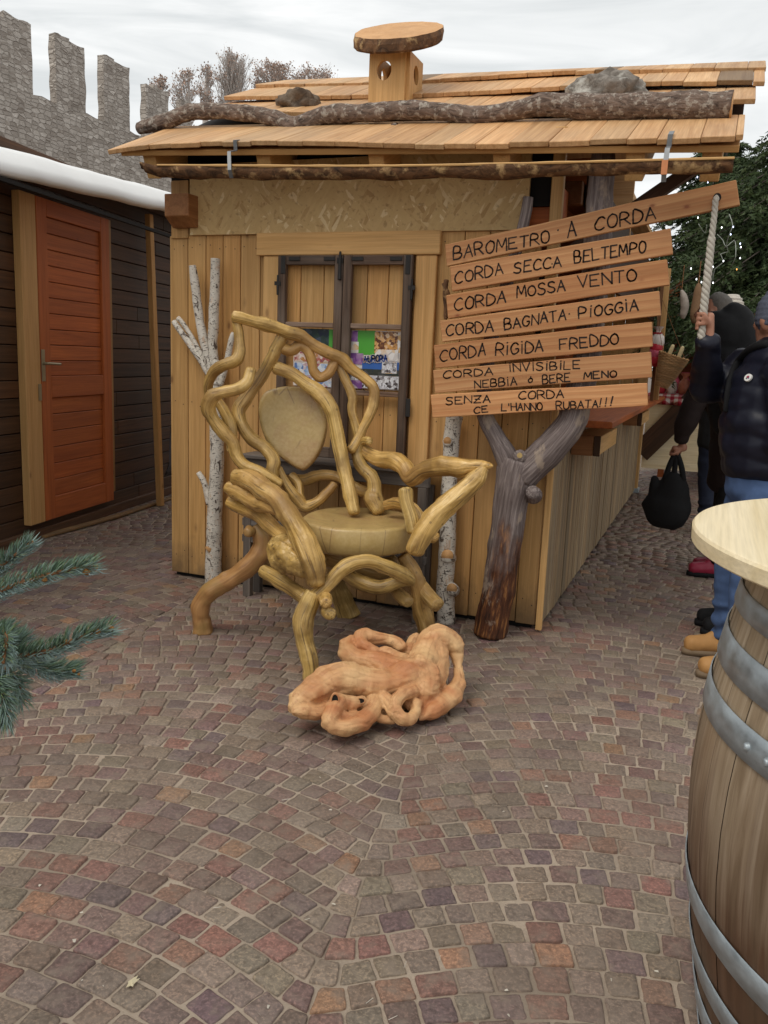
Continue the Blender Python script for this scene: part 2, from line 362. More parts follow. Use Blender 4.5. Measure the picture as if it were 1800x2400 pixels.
MT['iron'] = metal('black_iron', (.05,.047,.045), .6)
MT['brass'] = metal('dull_brass', (.34,.30,.20), .4)
MT['copper'] = metal('copper_strip', (.55,.22,.10), .4)
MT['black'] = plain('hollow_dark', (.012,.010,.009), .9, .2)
MT['ink'] = plain('burnt_line', (.020,.011,.008), .8, .4, 60)
def stone():
    n = NT('castle_stone'); v = n.coords('grain', (3.3, 3.3, 6.6)); e = n.vor(v, 1., 'DISTANCE_TO_EDGE', 'Distance', .55)
    cl = n.n('ShaderNodeSeparateColor'); n.l(n.vor(v, 1., 'F1', 'Color', .55), cl.inputs[0]); f = n.noise(n.coords('o'), 9, 6, .65); big = n.noise(n.coords('o'), .5, 4)
    c = n.ramp(cl.outputs[0], (0., (.31,.27,.235)), (.5, (.44,.395,.35)), (1., (.58,.53,.475))); c = n.mix(n.ramp(f, (.45, 0.), (.7, .5)), c, (.31,.265,.225))
    c = n.mix(n.ramp(e, (0., .7), (.06, 0.)), c, (.30,.255,.215)); c = n.mix(n.ramp(big, (.5, 0.), (.68, .4)), c, (.32,.28,.24))
    return n.done(c, .9, n.math('ADD', n.ramp(e, (0., 0.), (.14, 1.)), n.math('MULTIPLY', f, .8)), .7, .06, .2)
MT['stone'] = stone()
def sett():
    n = NT('porphyry_sett'); a = n.attr('tint').outputs['Color']; o = n.coords('o')
    f = n.noise(o, 55, 5, .7); g = n.noise(o, 260, 3, .6); big = n.noise(o, 14, 4)
    c = n.mix(n.ramp(f, (.34, .75), (.54, 0.)), a, n.mix(1., a, (.52,.49,.47), 'MULTIPLY')); h = n.noise(o, 110, 4, .7)
    c = n.mix(n.ramp(h, (.50, 0.), (.66, .75)), c, n.mix(1., a, (1.75,1.65,1.55), 'MULTIPLY')); c = n.mix(n.ramp(big, (.50, 0.), (.68, .6)), c, (.235,.185,.145))
    c = n.mix(n.ramp(n.noise(o, 1.1, 4), (.45, 0.), (.7, .35)), c, (.20,.155,.12))
    return n.done(c, n.ramp(f, (.3, .5), (.7, .75)), n.math('ADD', n.math('MULTIPLY', big, 1.2), n.math('ADD', f, n.math('MULTIPLY', g, .4))), .55, .006, .4)
MT['sett'] = sett()
def mortar():
    n = NT('sandy_joint'); o = n.coords('o'); f = n.noise(o, 160, 4, .7); big = n.noise(o, 2.2, 4)
    c = n.mix(f, (.30,.24,.185), (.51,.415,.325)); c = n.mix(n.ramp(big, (.42, 0.), (.62, .7)), c, (.21,.168,.13))
    return n.done(c, .95, f, .5, .006, .15)
MT['mortar'] = mortar()
MT['ground'] = plain('far_paving', (.16,.125,.105), .85, .3, 3)

def lab(o, **k):
    for a, b in k.items(): o[a] = b
    return o
# ================================================================== GROUND
mb = MB(); N_ = 60
gv = [(-160, -60, -.03), (160, -60, -.03), (160, 260, -.03), (-160, 260, -.03)]
mb.add(gv, [(0, 1, 2, 3)]); mb.build('ground', MT['ground'], kind='structure')
# the joints: one gently uneven sandy sheet
mb = MB(); vs, fs = [], []
nx, ny = 150, 170; X0, X1, Y0, Y1 = -4.2, 8.2, -5.2, 10.8
for j in range(ny+1):
    for i in range(nx+1):
        x = X0+(X1-X0)*i/nx; y = Y0+(Y1-Y0)*j/ny
        vs.append((x, y, -.0052 + .0016*nv((x, y, 0), 3) + .004*nv((x, y, 0), .8, 5)))
fs = [(j*(nx+1)+i, j*(nx+1)+i+1, (j+1)*(nx+1)+i+1, (j+1)*(nx+1)+i) for j in range(ny) for i in range(nx)]
mb.add(vs, fs); mb.build('paving_joints', MT['mortar'], smooth=True, kind='structure')
# porphyry setts laid in segmental arcs: courses follow circular arcs side by side
PAL = [((.202,.155,.120), 30), ((.178,.134,.106), 24), ((.178,.125,.106), 24), ((.174,.112,.097), 20), ((.142,.101,.098), 12), ((.202,.112,.088), 14), ((.222,.130,.095), 6), ((.26,.155,.095), 4), ((.23,.182,.14), 12)]
PW = [p[1] for p in PAL]
AX = .20 + YAW
uu = Vector((math.cos(AX), -math.sin(AX), 0)); vv = Vector((math.sin(AX), math.cos(AX), 0)); CAMG = Vector((C.x, C.y, 0))
HW, RA, U00, PITCH = .80, 1.36, .35, .0865
def arc(u):
    t = (u - U00 + HW) % (2*HW) - HW; e = HW - abs(t); W_ = .045
    a = HW + W_*.25 - math.sqrt(e*e + W_*W_); da = e/math.sqrt(e*e + W_*W_)*(1 if t > 0 else -1)      # the valley between two arcs is rounded off
    f = max(0., a); g = math.sqrt(RA*RA - f*f)
    return g - RA, (-f/g*da if a > 0 else 0.), t
mb = MB()
for k in range(-8, 148):
    u = -6.5 + random.uniform(0, .1)
    while u < 6.6:
        h, sl, t0 = arc(u); ln = random.uniform(.074, .102); du = ln*math.cos(math.atan(sl))
        u2 = u + du + 1e-4; v0 = k*PITCH
        h2, sl2, t2 = arc(u + du)
        def lift(u_, s_, t_):
            a = math.atan(s_); lam = min(1., max(0., (HW - abs(t_))/.12)); n_ = u_ - lam*math.sin(a)*math.cos(a)*PITCH
            return (n_, v0 + PITCH + arc(n_)[0])
        q = [(u, v0+h), (u+du, v0+h2), lift(u+du, sl2, t2), lift(u, sl, t0)]
        cu = sum(a for a, b in q)/4; cv = sum(b for a, b in q)/4
        ctr = CAMG + uu*cu + vv*cv
        rel = ctr - CAMG; dep = rel.dot(Vector((math.sin(YAW), math.cos(YAW), 0))); lat = rel.dot(Vector((math.cos(YAW), -math.sin(YAW), 0)))
        if dep > .9 and abs(lat) < .62*dep + .7 and X0+.1 < ctr.x < X1-.1 and ctr.y < Y1-.1 and dep < 13.5:
            P = []; j0 = random.uniform(.0025, .0042)
            for i in range(4):
                p, a, b = (Vector(q[x_]) for x_ in (i, i-1, (i+1) % 4))
                e1, e2 = (a-p), (b-p); e1 = e1.normalized() if e1.length > 1e-6 else e1; e2 = e2.normalized() if e2.length > 1e-6 else e2
                P.append(p + (e1+e2)*j0*random.uniform(.6, 1.5) + Vector((random.uniform(-.0024, .0024), random.uniform(-.0024, .0024))))
            wv = lambda p, z: CAMG + uu*p.x + vv*p.y + Vector((0, 0, z))
            base = random.choices(PAL, PW)[0][0]; br = random.uniform(.88, 1.24)
            pt = .5+.5*nv((ctr.x, ctr.y, 3), .9); br *= .86+.28*pt
            col = tuple(min(1, c*br*random.uniform(.95, 1.05)) for c in base) + (1,)
            zt = .004*nv((ctr.x, ctr.y, 0), .8, 5) + random.uniform(-.0030, .0038)
            cc = Vector((cu, cv))
            ring = []
            for i in range(4):
                p, a, b = P[i], P[i-1], P[(i+1) % 4]; sh = random.uniform(.05, .17)
                ring += [p + (a-p)*sh, p + (cc-p)*sh*random.uniform(.2, .6), p + (b-p)*sh]
                for f_ in (.36, .66): x_ = p.lerp(b, f_); ring.append(x_ + (x_-cc)*random.uniform(-.05, .03))
            n = len(ring); tl = (random.uniform(-.04, .04), random.uniform(-.04, .04))
            Z = lambda p, e: zt + e + (p.x-cu)*tl[0] + (p.y-cv)*tl[1]
            if dep < 6.0:
                v0_ = [wv(p, -.014) for p in ring]
                v1_ = [wv(p + (cc-p)*.03, Z(p, -.0014)) for p in ring]
                v2_ = [wv(p + (cc-p)*random.uniform(.10, .2), Z(p, random.uniform(-.0012, .0010))) for p in ring] + [wv(cc, zt + random.uniform(-.0008, .0022))]
                f_ = [(i, (i+1) % n, n+(i+1) % n, n+i) for i in range(n)] + [(n+i, n+(i+1) % n, 2*n+(i+1) % n, 2*n+i) for i in range(n)] + [(2*n+i, 2*n+(i+1) % n, 3*n) for i in range(n)]
                mb.add(v0_+v1_+v2_, f_, col)
            else:
                mb.add([wv(p, -.014) for p in P] + [wv(p + (cc-p)*.06, Z(p, -.001)) for p in P], [(0,1,5,4), (1,2,6,5), (2,3,7,6), (3,0,4,7), (4,5,6,7)], col)
        u = u2
paving = mb.build('cobbled_paving', MT['sett'], smooth=True, kind='structure')

# ================================================================== THE HUT
W, LEN, BT = 2.392, 5.85, 2.128
hut = thing('market_hut', (0, 0, 0), 'pale pine plank market hut with shingle roof and old dark window', 'market hut')
# front boards
mb = MB(); x = .0
k = 0
while x < W - .02:
    wd = random.uniform(.118, .135) if x < .55 else random.uniform(.125, .15)
    x2 = min(x + wd, W - .004)
    top = BT if x < 2.2 else 1.55
    mb.box((x+.0022, -.0+random.uniform(-.002, .002), .03+random.uniform(-.006, .006)), (x2-.0022, .024, top-random.uniform(0, .006)), 'z', tint(.84, 1.12))
    for z in (.16, 1.12, 2.06):
        if z < top:
            for f in (.25, .75):
                nx_, nz_ = x+(x2-x)*f+random.uniform(-.01, .01), z+random.uniform(-.02, .02); mb.add([(nx_+math.cos(i*1.047)*.0035, -.0035, nz_+math.sin(i*1.047)*.0035) for i in range(6)], [(0, 1, 2, 3, 4, 5)], None, None, 1)
    x = x2
mb.build('wall_boards', [MT['board'], MT['iron']], hut, bevel=.003)
mb = MB(); mb.box((.02, .03, .0), (W-.03, .06, 2.0), 'z'); mb.build('inner_lining', MT['black'], hut)
# side boards on the hidden left wall, and back wall
mb = MB(); y = .03
while y < LEN-.05:
    mb.box((.001, y+.002, .03), (.025, y+.138, 2.45), 'z'); y += .14
x = .03
while x < W-.1:
    mb.box((x+.002, LEN-.03, .03), (x+.138, LEN, 2.5), 'z'); x += .14
mb.build('side_boards', MT['board'], hut, bevel=.002)
# board strip + osb panel above
mb = MB(); mb.box((.02, -.012, BT-.02), (.14, .02, 2.44), 'z', (.8, .6, .4, 1)); mb.build('corner_board', MT['board'], hut, bevel=.003)
xo = atY('1', 820, 1012, -.02).x; xr = atY('2', 622, 900, -.02).x
mb = MB(); mb.box((xo, -.02, BT-.003), (xr, .004, 2.52), 'x', (1, .5, .5, 1)); mb.build('osb_panel', MT['osb'], hut)
# beam end sticking out at the left corner (chamfered underside)
a = atY('1', 718, 840, -.1); b = atY('1', 822, 975, -.1)
mb = MB(); z1, z0 = a.z, b.z; zc = z0 + (z1-z0)*.3
prof = [(-.12, z1), (.06, z1), (.06, z0), (-.04, z0), (-.12, zc)]
vs = [(a.x, y, z) for y, z in prof] + [(b.x, y, z) for y, z in prof]
mb.add(vs, [(0,1,2,3,4), (9,8,7,6,5)] + [(i, i+5, (i+1) % 5+5, (i+1) % 5) for i in range(5)], (1, .6, .4, 1), [(p[0], p[2], p[1]) for p in vs])
mb.build('beam_end', MT['beamred'], hut, bevel=.004)
# lintel + casings round the window
lt = lambda c, x, y, Y=-.03: atY(c, x, y, Y)
a = lt('4', 530, 100); b = lt('4', 1545, 240)
mb = MB(); mb.box((a.x, -.045, lt('4', 1000, 233).z), (b.x, -.003, lt('4', 1000, 104).z), 'x', (1.05, .3, .2, 1)); mb.build('lintel_board', MT['trim'], hut, bevel=.004)
zl = lt('4', 1000, 233).z - .002
cas = []
for xa, xb in ((558, 650), (1392, 1505)):
    p, q = lt('4', xa, 700), lt('4', xb, 700)
    mb = MB(); mb.box((p.x, -.035, .80), (q.x, -.003, zl), 'z', tint(1., 1.1)); mb.build('casing', MT['trim'], hut, bevel=.004)
# narrow board behind the sign's left end
p, q = lt('4', 1512, 700), lt('4', 1600, 700)
# ---- the old window, two casements
win = MB(); wx0, wx1 = lt('4', 652, 600).x, lt('4', 1386, 600).x
zt_, zb_ = lt('4', 900, 236).z, .865
wxm = (lt('4', 1008, 600)).x
st = .050
def casement(x0, x1, nm_hinge):
    m = MB(); Yf, Yb = -.062, -.028
    m.box((x0, Yf, zb_), (x0+st, Yb, zt_), 'z', tint(.7, 1.2)); m.box((x1-st, Yf, zb_), (x1, Yb, zt_), 'z', tint(.7, 1.2))
    m.box((x0+st, Yf+.002, zt_-.052), (x1-st, Yb, zt_), 'x', tint(.7, 1.2)); m.box((x0+st, Yf+.002, zb_), (x1-st, Yb, zb_+.06), 'x', tint(.8, 1.3))
    zz = [lt('4', 900, 622).z, lt('4', 900, 985).z]
    for z in zz: m.box((x0+st, Yf+.006, z-.014), (x1-st, Yb, z+.014), 'x', (1.7, .6, .5, 1))
    return m
wframe = casement(wx0, wxm-.002, 0).build('window', MT['frame'], hut, bevel=.004)
casement(wxm+.002, wx1, 1).build('casement', MT['frame'], wframe, bevel=.004)
for px in (672, 1365):
    for py, h_ in ((285, 110), (1080, 110)):
        m = MB(); p = lt('4', px, py, -.064); m.box((p.x-.014, -.066, p.z-.05), (p.x+.014, -.062, p.z+.05), 'z'); m.build('corner_bracket', MT['iron'], wframe, bevel=.002)
for px, py in ((735, 252), (930, 252), (1085, 252), (1300, 252)):
    m = MB(); p = lt('4', px, py, -.064); m.box((p.x-.035, -.0665, p.z-.011), (p.x+.035, -.062, p.z+.011), 'x'); m.build('corner_bracket', MT['iron'], wframe, bevel=.002)
for px, py in ((643, 400), (1386, 425)):
    p = lt('4', px, py, -.06); m = MB(); m.tube([(p+Vector((0, 0, -.05)), .008), (p+Vector((0, 0, .0)), .009), (p+Vector((0, 0, .055)), .007)], 8, lump=.1); m.box((p.x-.02, -.066, p.z+.0), (p.x+.02, -.06, p.z+.022), 'x')
    m.build('hinge', MT['iron'], wframe)
m = MB(); p = lt('4', 990, 215, -.07); q = lt('4', 985, 365, -.075)
m.tube([(p, .007), ((p+q)/2, .009), (q, .012)], 8, lump=.2); m.box((p.x-.02, -.07, p.z-.06), (p.x+.016, -.06, p.z-.03), 'x'); m.build('window_latch', MT['iron'], wframe)
# right corner: batten, side wall of narrow slats, counter
m = MB(); m.box((W+.002, -.024, .012), (W+.036, .006, 1.42), 'z', (1.1, .2, .5, 1)); m.build('corner_batten', MT['trim'], hut, bevel=.003)
m = MB(); y = .03
while y < LEN - .02:
    w_ = random.uniform(.056, .07)
    m.box((W-.004, y+.005, .025), (W+.022+random.uniform(-.004, .004), min(y+w_, LEN)-.006, 1.10), 'z', tint(.72, 1.2)); y += w_
m.build('slatted_side_wall', MT['slat'], hut, bevel=.004)
m = MB(); m.box((W-.03, .05, .02), (W-.006, LEN, 1.1)); m.build('side_lining', MT['black'], hut)
# counter plank resting on boxed beams
zc1 = atY('8', 690, 235, .45).z
m = MB(); m.box((2.22, .42, 1.105), (W+.27, LEN-.2, 1.145), 'y', (.95, .7, .3, 1)); m.build('counter_board', MT['orange'], hut, bevel=.006)
for ya, yb in ((.62, 1.5), (3.6, 4.5)):
    m = MB(); m.box((W+.022, ya, .93), (W+.19, yb, 1.04), 'y', (1.15, .2, .3, 1)); br_ = m.build('counter_bracket', MT['trim'], hut, bevel=.004)
    m = MB(); m.box((W+.024, ya-.012, .925), (W+.15, ya-.001, 1.045), 'x', (.9, .5, .5, 1)); m.box((W+.152, ya-.012, .925), (W+.192, ya-.001, 1.045), 'z', (.2, .5, .5, 1)); m.build('bracket_end', MT['beamred'], br_, bevel=.003)
# open shop side: posts, header, interior panelling
m = MB(); p = atY('2', 748, 850, .02); m.box((p.x-.03, .0, 1.5), (p.x+.03, .05, 2.62), 'z', (1, .3, .5, 1)); m.build('post', MT['trim'], hut, bevel=.003)
m = MB(); m.box((W-.06, LEN-.09, .05), (W+.05, LEN+.02, 2.5), 'z', (.9, .3, .5, 1)); fp = m.build('post', MT['trim'], hut, bevel=.004)
m = MB(); m.box((W-.07, LEN-.10, .0), (W+.07, LEN+.03, .05)); m.build('post_foot', MT['zinc'], fp, bevel=.004)
m = MB(); m.box((.06, 1.7, .05), (W-.03, 1.73, 2.85), 'x', (.7, .5, .5, 1)); m.build('inner_wall', MT['orange'], hut)
m = MB(); m.box((W-.5, .16, 1.50), (W-.03, .6, 1.53), 'x'); m.box((W-.5, .16, 1.86), (W-.03, .55, 1.89), 'x'); m.box((W-.52, .16, 1.1), (W-.5, .6, 2.4), 'z'); m.build('inner_shelf', MT['orange'], hut, bevel=.003)
p = atY('2', 690, 880, .1); m = MB(); m.box((p.x-.12, .07, p.z-.14), (p.x+.09, .3, p.z+.09), 'x', (1.1, .5, .5, 1)); m.build('inner_cupboard', MT['orange'], hut, bevel=.004)
m = MB(); m.box((W-.08, .3, 2.30), (W+.02, LEN, 2.42), 'y', (.7, .4, .4, 1)); m.build('header_beam', MT['beamred'], hut, bevel=.004)
m = MB(); m.box((W+.03, .35, 1.98), (W+.055, LEN, 2.50), 'y', (.8, .5, .5, 1)); m.build('header_board', MT['dark'], hut, bevel=.003)
m = MB(); m.beam((W+.0, .12, 2.02), (W+.62, .12, 2.45), .06, .06); m.build('brace', MT['dark'], hut)

# ---- roof: slope, rafters, rows of shingles
SL = math.tan(rad_(26)); TX = -.04
E0 = Vector((-.178, -.317, 2.527))
def rz(x, y): return E0.z + TX*(x-E0.x) + SL*(y-E0.y)
def rp_(x, y, o=0.):
    n_ = Vector((-TX, -SL, 1)).normalized(); return Vector((x, y, rz(x, y))) + n_*o
RXL, RXR, RID = -.20, 3.20, 1.62
m = MB(); m.hexa([rp_(RXL+.08, -.10, -.055), rp_(RXR-.03, -.10, -.055), rp_(RXR-.03, RID, -.055), rp_(RXL+.08, RID, -.055), rp_(RXL+.08, -.10, -.03), rp_(RXR-.03, -.10, -.03), rp_(RXR-.03, RID, -.03), rp_(RXL+.08, RID, -.03)], 'x')
m.build('roof_sheathing', MT['dark'], hut)  # underside coloured dark to paint in the shade below the roof
# far slope behind the ridge
def rq(x, y, o): p = rp_(x, 2*RID - y, o); return Vector((p.x, y, p.z))
m = MB(); m.hexa([rq(.1, RID+.01, -.03), rq(W+.1, RID+.01, -.03), rq(W+.1, 2.5, -.03), rq(.1, 2.5, -.03), rq(.1, RID+.01, .0), rq(W+.1, RID+.01, .0), rq(W+.1, 2.5, .0), rq(.1, 2.5, .0)], 'y'); m.build('roof_slope', MT['shingle'], hut)
m = MB(); m.box((.05, 2.48, 2.72), (W+.06, LEN+.1, 2.76), 'y'); m.box((.05, 2.44, 2.44), (W+.06, 2.48, 3.1), 'x'); m.build('rear_roof', MT['shingle'], hut)
for px, cr in ((660, '1'), (1150, '1'), (1635, '1'), (515, '2'), (1090, '2'), (1420, '2')):
    c0 = atY(cr, px, 670, -.24); m = MB(); x0 = c0.x
    m.hexa([rp_(x0-.042, -.285, -.14), rp_(x0+.042, -.285, -.14), rp_(x0+.042, RID-.05, -.175), rp_(x0-.042, RID-.05, -.175), rp_(x0-.042, -.285, -.012), rp_(x0+.042, -.285, -.012), rp_(x0+.042, RID-.05, -.056), rp_(x0-.042, RID-.05, -.056)], 'y', tint(.9, 1.1))
    m.build('rafter', MT['trim'], hut, bevel=.004)
# black filler sheet painting the shade between the rafters above the wall
m = MB(); m.box((-.02, .05, 2.25), (2.3, .08, 2.62)); m.build('shade_filler', MT['black'], hut)
# shingle rows (each a part), eave row drooping at the left end as in the photo
rows = [(-.335, .50), (.36, .50), (.84, .66), (1.27, .30)]
RXRS = [3.185, 3.225, 3.255, 3.275]
for ri, (y0, ln) in enumerate(rows):
    rxr = RXRS[ri]
    m = MB(); x = RXL - (.0 if ri == 0 else -.02*ri) + random.uniform(0, .03); i = 0
    while x < rxr - .02:
        wd = random.uniform(.11, .19); x2 = min(x+wd, rxr + random.uniform(-.012, .012))
        j = random.uniform(-.012, .012); lift = .03 + random.uniform(0, .006)
        def S_(xx):
            dr = -.025*max(0, 1-(xx-RXL)/.5)**2 if ri == 0 else 0
            return dr + .012*math.sin(xx*2.3+ri)
        y1 = y0 + ln + .12; ya = y0 + j
        t = tint(.85, 1.14)
        if random.random() < .07: t = (.40, .1, .5, 1)
        th = .026
        m.hexa([rp_(x+.001, ya, S_(x)+lift-.0), rp_(x2-.001, ya, S_(x2)+lift-.0), rp_(x2-.001, y1, .0), rp_(x+.001, y1, .0),
                rp_(x+.001, ya, S_(x)+lift+th), rp_(x2-.001, ya, S_(x2)+lift+th), rp_(x2-.001, y1, .012), rp_(x+.001, y1, .012)], 'y', t); x = x2
    m.build('shingle_row', MT['shingle'], hut, bevel=.003)
m = MB(); m.hexa([rp_(RXL+.1, -.315, -.008), rp_(RXR-.03, -.315, -.008), rp_(RXR-.03, -.2, -.008), rp_(RXL+.1, -.2, -.008), rp_(RXL+.1, -.315, .022), rp_(RXR-.03, -.315, .022), rp_(RXR-.03, -.2, .022), rp_(RXL+.1, -.2, .022)], 'x'); m.build('eave_board', MT['trim'], hut, bevel=.003)
# split-log gutter with bark on, hung from two steel straps
m = MB(); pts = [('1', 615, 722), ('1', 700, 742), ('1', 900, 745), ('1', 1200, 752), ('1', 1500, 748), ('2', 100, 748), ('2', 500, 740), ('2', 900, 732), ('2', 1200, 726), ('2', 1508, 720)]
G = [atY(c, x, y, -.40) for c, x, y in pts]
vs, fs, gs = [], [], []; nb = 9; s_ = 0; prevp = None
Gd = []
for i in range(len(G)-1):
    for j in range(14): Gd.append(G[i].lerp(G[i+1], j/14))
Gd.append(G[-1])
for i, p in enumerate(Gd):
    if prevp: s_ += (p-prevp).length
    prevp = p; r_ = .041 + .010*nv(p, 4) - (.014 if i < 3 else 0)
    for j in range(nb):
        a_ = math.pi + math.pi*j/(nb-1); k_ = r_*(1+.16*nv(p+Vector((0, a_, 0)), 8))
        vs.append((p.x, p.y+math.cos(a_)*k_, p.z+.022+math.sin(a_)*k_*1.25)); gs.append((s_*1.2, a_*.1, s_))
    for j in range(nb):
        a_ = 2*math.pi - math.pi*j/(nb-1); k_ = (r_-.016)
        vs.append((p.x, p.y+math.cos(a_)*k_, p.z+.022+math.sin(a_)*k_)); gs.append((s_*1.2, a_*.1, s_))
q2 = 2*nb
for i in range(len(Gd)-1):
    fs += [(i*q2+j, i*q2+(j+1) % q2, (i+1)*q2+(j+1) % q2, (i+1)*q2+j) for j in range(q2)]
fs += [tuple(range(q2))[::-1], tuple((len(Gd)-1)*q2+j for j in range(q2))]
m.add(vs, fs, (1, .5, .5, 1), gs); gut = m.build('gutter', MT['rough'], hut, smooth=True)
m = MB(); p = G[0]; n0 = len(Gd)
m.tube([(G[1]+Vector((0, -.041, .026)), .006), (G[5]+Vector((0, -.041, .026)), .006), (G[-1]+Vector((0, -.041, .026)), .006)], 6, lump=.3); m.build('sawn_rim', MT['trim'], gut)
for (c, xa, ya, xb, yb, xm, ym, mt) in (('1', 1030, 605, 992, 735, 990, 655, 'steel'), ('2', 1245, 568, 1210, 745, 1225, 640, 'steel')):
    a = atY(c, xm, ym, -.43); b = atY(c, xb, yb, -.468); top = atP(c, xa, ya, Vector((-TX, -SL, 1)), rp_(0, 0, .064))
    m = MB(); wv_ = Vector((.0105, 0, 0))
    P3 = [top, rp_(a.x, -.345, .075), Vector((a.x, -.365, rz(a.x, -.345)+.02)), a, b, b+Vector((0, .02, -.035))]
    for p_, q_ in zip(P3, P3[1:]):
        d = (q_-p_).normalized(); n_ = wv_.cross(d).normalized()*.0025
        m.hexa([p_-wv_-n_, p_+wv_-n_, p_+wv_+n_, p_-wv_+n_, q_-wv_-n_, q_+wv_-n_, q_+wv_+n_, q_-wv_+n_], 'z')
    st_ = m.build('gutter_strap', MT[mt], hut)
    if c == '2':
        m = MB(); m.box((b.x-.013, -.476, b.z-.01), (b.x+.013, -.470, b.z+.05), 'z'); m.build('copper_sleeve', MT['copper'], st_)
# chimney: a plank box like a nesting box with a slice of trunk for a cap
cb = rp_(1.04, .80); cx0 = atY('1', 1592, 380, .72).x; cx1 = atY('2', 88, 380, .72).x; cx2 = cx1
ztop = atY('1', 1640, 225, .72).z; zbot = rz(cx0, .72) - .06; dp = .24
def plank_with_hole(mbx, o, ex, ez, wd, h0, h1, hx, hz, rx, rzz, tk, n_=28):
    """wall board in plane (ex, ez) from o with an oval hole through it"""
    ey = ez.cross(ex).normalized(); out = []
    per = []
    for i in range(n_):
        a_ = 2*math.pi*i/n_; dx, dz = math.cos(a_), math.sin(a_)
        tx = min([(wd-hx)/dx if dx > 1e-6 else 1e9, -hx/dx if dx < -1e-6 else 1e9, (h1-hz)/dz if dz > 1e-6 else 1e9, (h0-hz)/dz if dz < -1e-6 else 1e9])
        per.append(((hx+rx*dx, hz+rzz*dz), (hx+dx*tx, hz+dz*tx)))
    # make the outer ring include the corners
    for cxx, czz in ((0, h0), (wd, h0), (wd, h1), (0, h1)):
        j = min(range(n_), key=lambda i: (per[i][1][0]-cxx)**2 + (per[i][1][1]-czz)**2); per[j] = (per[j][0], (cxx, czz))
    vs = []
    for t_ in (0, tk):
        for a_, b_ in per: vs += [o + ex*a_[0] + ez*a_[1] + ey*t_, o + ex*b_[0] + ez*b_[1] + ey*t_]
    m_ = 2*n_; fs = []
    for i in range(n_):
        j = (i+1) % n_
        fs += [(2*i, 2*i+1, 2*j+1, 2*j), (m_+2*i, m_+2*j, m_+2*j+1, m_+2*i+1), (2*i, 2*j, m_+2*j, m_+2*i), (2*i+1, m_+2*i+1, m_+2*j+1, 2*j+1)]
    g = [((v-o).dot(ex), (v-o).dot(ey), (v-o).dot(ez)) for v in vs]
    mbx.add(vs, fs, tint(.95, 1.1), g)
m = MB(); ex, ez = Vector((1, 0, 0)), Vector((0, 0, 1)); H_ = ztop - zbot; wx = cx1-cx0
hz = atY('1', 1640, 305, .72).z - zbot
plank_with_hole(m, Vector((cx0, .72, zbot)), ex, ez, wx, 0, H_, wx*.42, hz, .048, .058, .022)
plank_with_hole(m, Vector((cx1, .742, zbot)), Vector((0, 1, 0)), ez, dp, 0, H_, dp*.5, hz, .045, .056, -.022)
plank_with_hole(m, Vector((cx0, .72+dp, zbot)), ex, ez, wx, 0, H_, wx*.5, hz, .048, .058, .022)
plank_with_hole(m, Vector((cx0+.022, .742, zbot)), Vector((0, 1, 0)), ez, dp-.022, 0, H_, dp*.5, hz, .045, .056, -.022)
chim = m.build('chimney', MT['trim'], hut)
pc = Vector(((cx0+cx1)/2+.02, .72+dp/2, ztop)); m = MB(); n_ = 56; R1 = (atY('2', 222, 175, pc.y-.0).x - atY('1', 1522, 200, pc.y).x)/2
vs, gs = [], []
for lv, (zz, rs) in enumerate(((-.0, .95), (.012, 1.), (.045, 1.02), (.068, .99))):
    for i in range(n_):
        a_ = 2*math.pi*i/n_; k_ = R1*rs*(1+.03*nv((math.cos(a_)*2, math.sin(a_)*2, 1))+.035*nv((math.cos(a_)*9, math.sin(a_)*9, zz*20)))
        x_, y_ = math.cos(a_)*k_, math.sin(a_)*k_*.92
        vs.append((pc.x+x_, pc.y+y_, pc.z+.075+zz*1.25+x_*-.07+y_*.54)); gs.append((a_*R1, .3*k_, zz*3))
m.add(vs, [(l*n_+i, l*n_+(i+1) % n_, (l+1)*n_+(i+1) % n_, (l+1)*n_+i) for l in range(3) for i in range(n_)], None, gs, 0)
m.f.append(tuple(range(n_))[::-1]); m.mi.append(0)
b0 = 3*n_; top = [Vector(v) for v in vs[b0:]]; m.add(top + [sum(top, Vector())/n_ + Vector((0, 0, .004))], [(i, (i+1) % n_, n_) for i in range(n_)], None, None, 1)
m.build('chimney_cap', [MT['rough'], MT['cutend']], chim)
# ---- things lying on the roof
lg = [('1', 600, 555), ('1', 700, 530), ('1', 830, 485), ('1', 1000, 483), ('1', 1180, 510), ('1', 1280, 545), ('1', 1400, 500), ('1', 1560, 490), ('2', 60, 478), ('2', 220, 478), ('2', 400, 500), ('2', 560, 480), ('2', 700, 450), ('2', 900, 462), ('2', 1150, 460), ('2', 1500, 462)]
lr = [24, 31, 34, 32, 34, 41, 39, 37, 39, 36, 38, 38, 47, 53, 58, 63]
yl = .20; m = MB()
for_ch = []
for (c, x, y), r_ in zip(lg, lr):
    p = atY(c, x, y, yl); r_ = rr(c, r_, p); for_ch.append((p, r_))
m.tube(for_ch, 20, .018, .16, 9, 'flat', (1, .5, .5, 1), fine=.06)
kn = atY('1', 660, 580, yl-.03); m.tube([(kn, .012), (kn+Vector((-.02, -.03, -.03)), .01)], 8); kn = atY('2', 38, 545, yl-.05); m.tube([(kn+Vector((0, .05, .02)), .014), (kn, .014)], 8, cap='flat')
rl = m.build('roof_log', MT['bark'], smooth=True); tag(rl, 'long crooked bark covered log lying across the shingle roof', 'log')
m = MB(); p, r_ = for_ch[-1]; m.tube([(p+Vector((-.004, 0, 0)), r_*.96), (p+Vector((.006, 0, 0)), r_*.96)], 20, lump=.05, cap='flat', step=.01); m.build('sawn_end', MT['cutend'], rl)
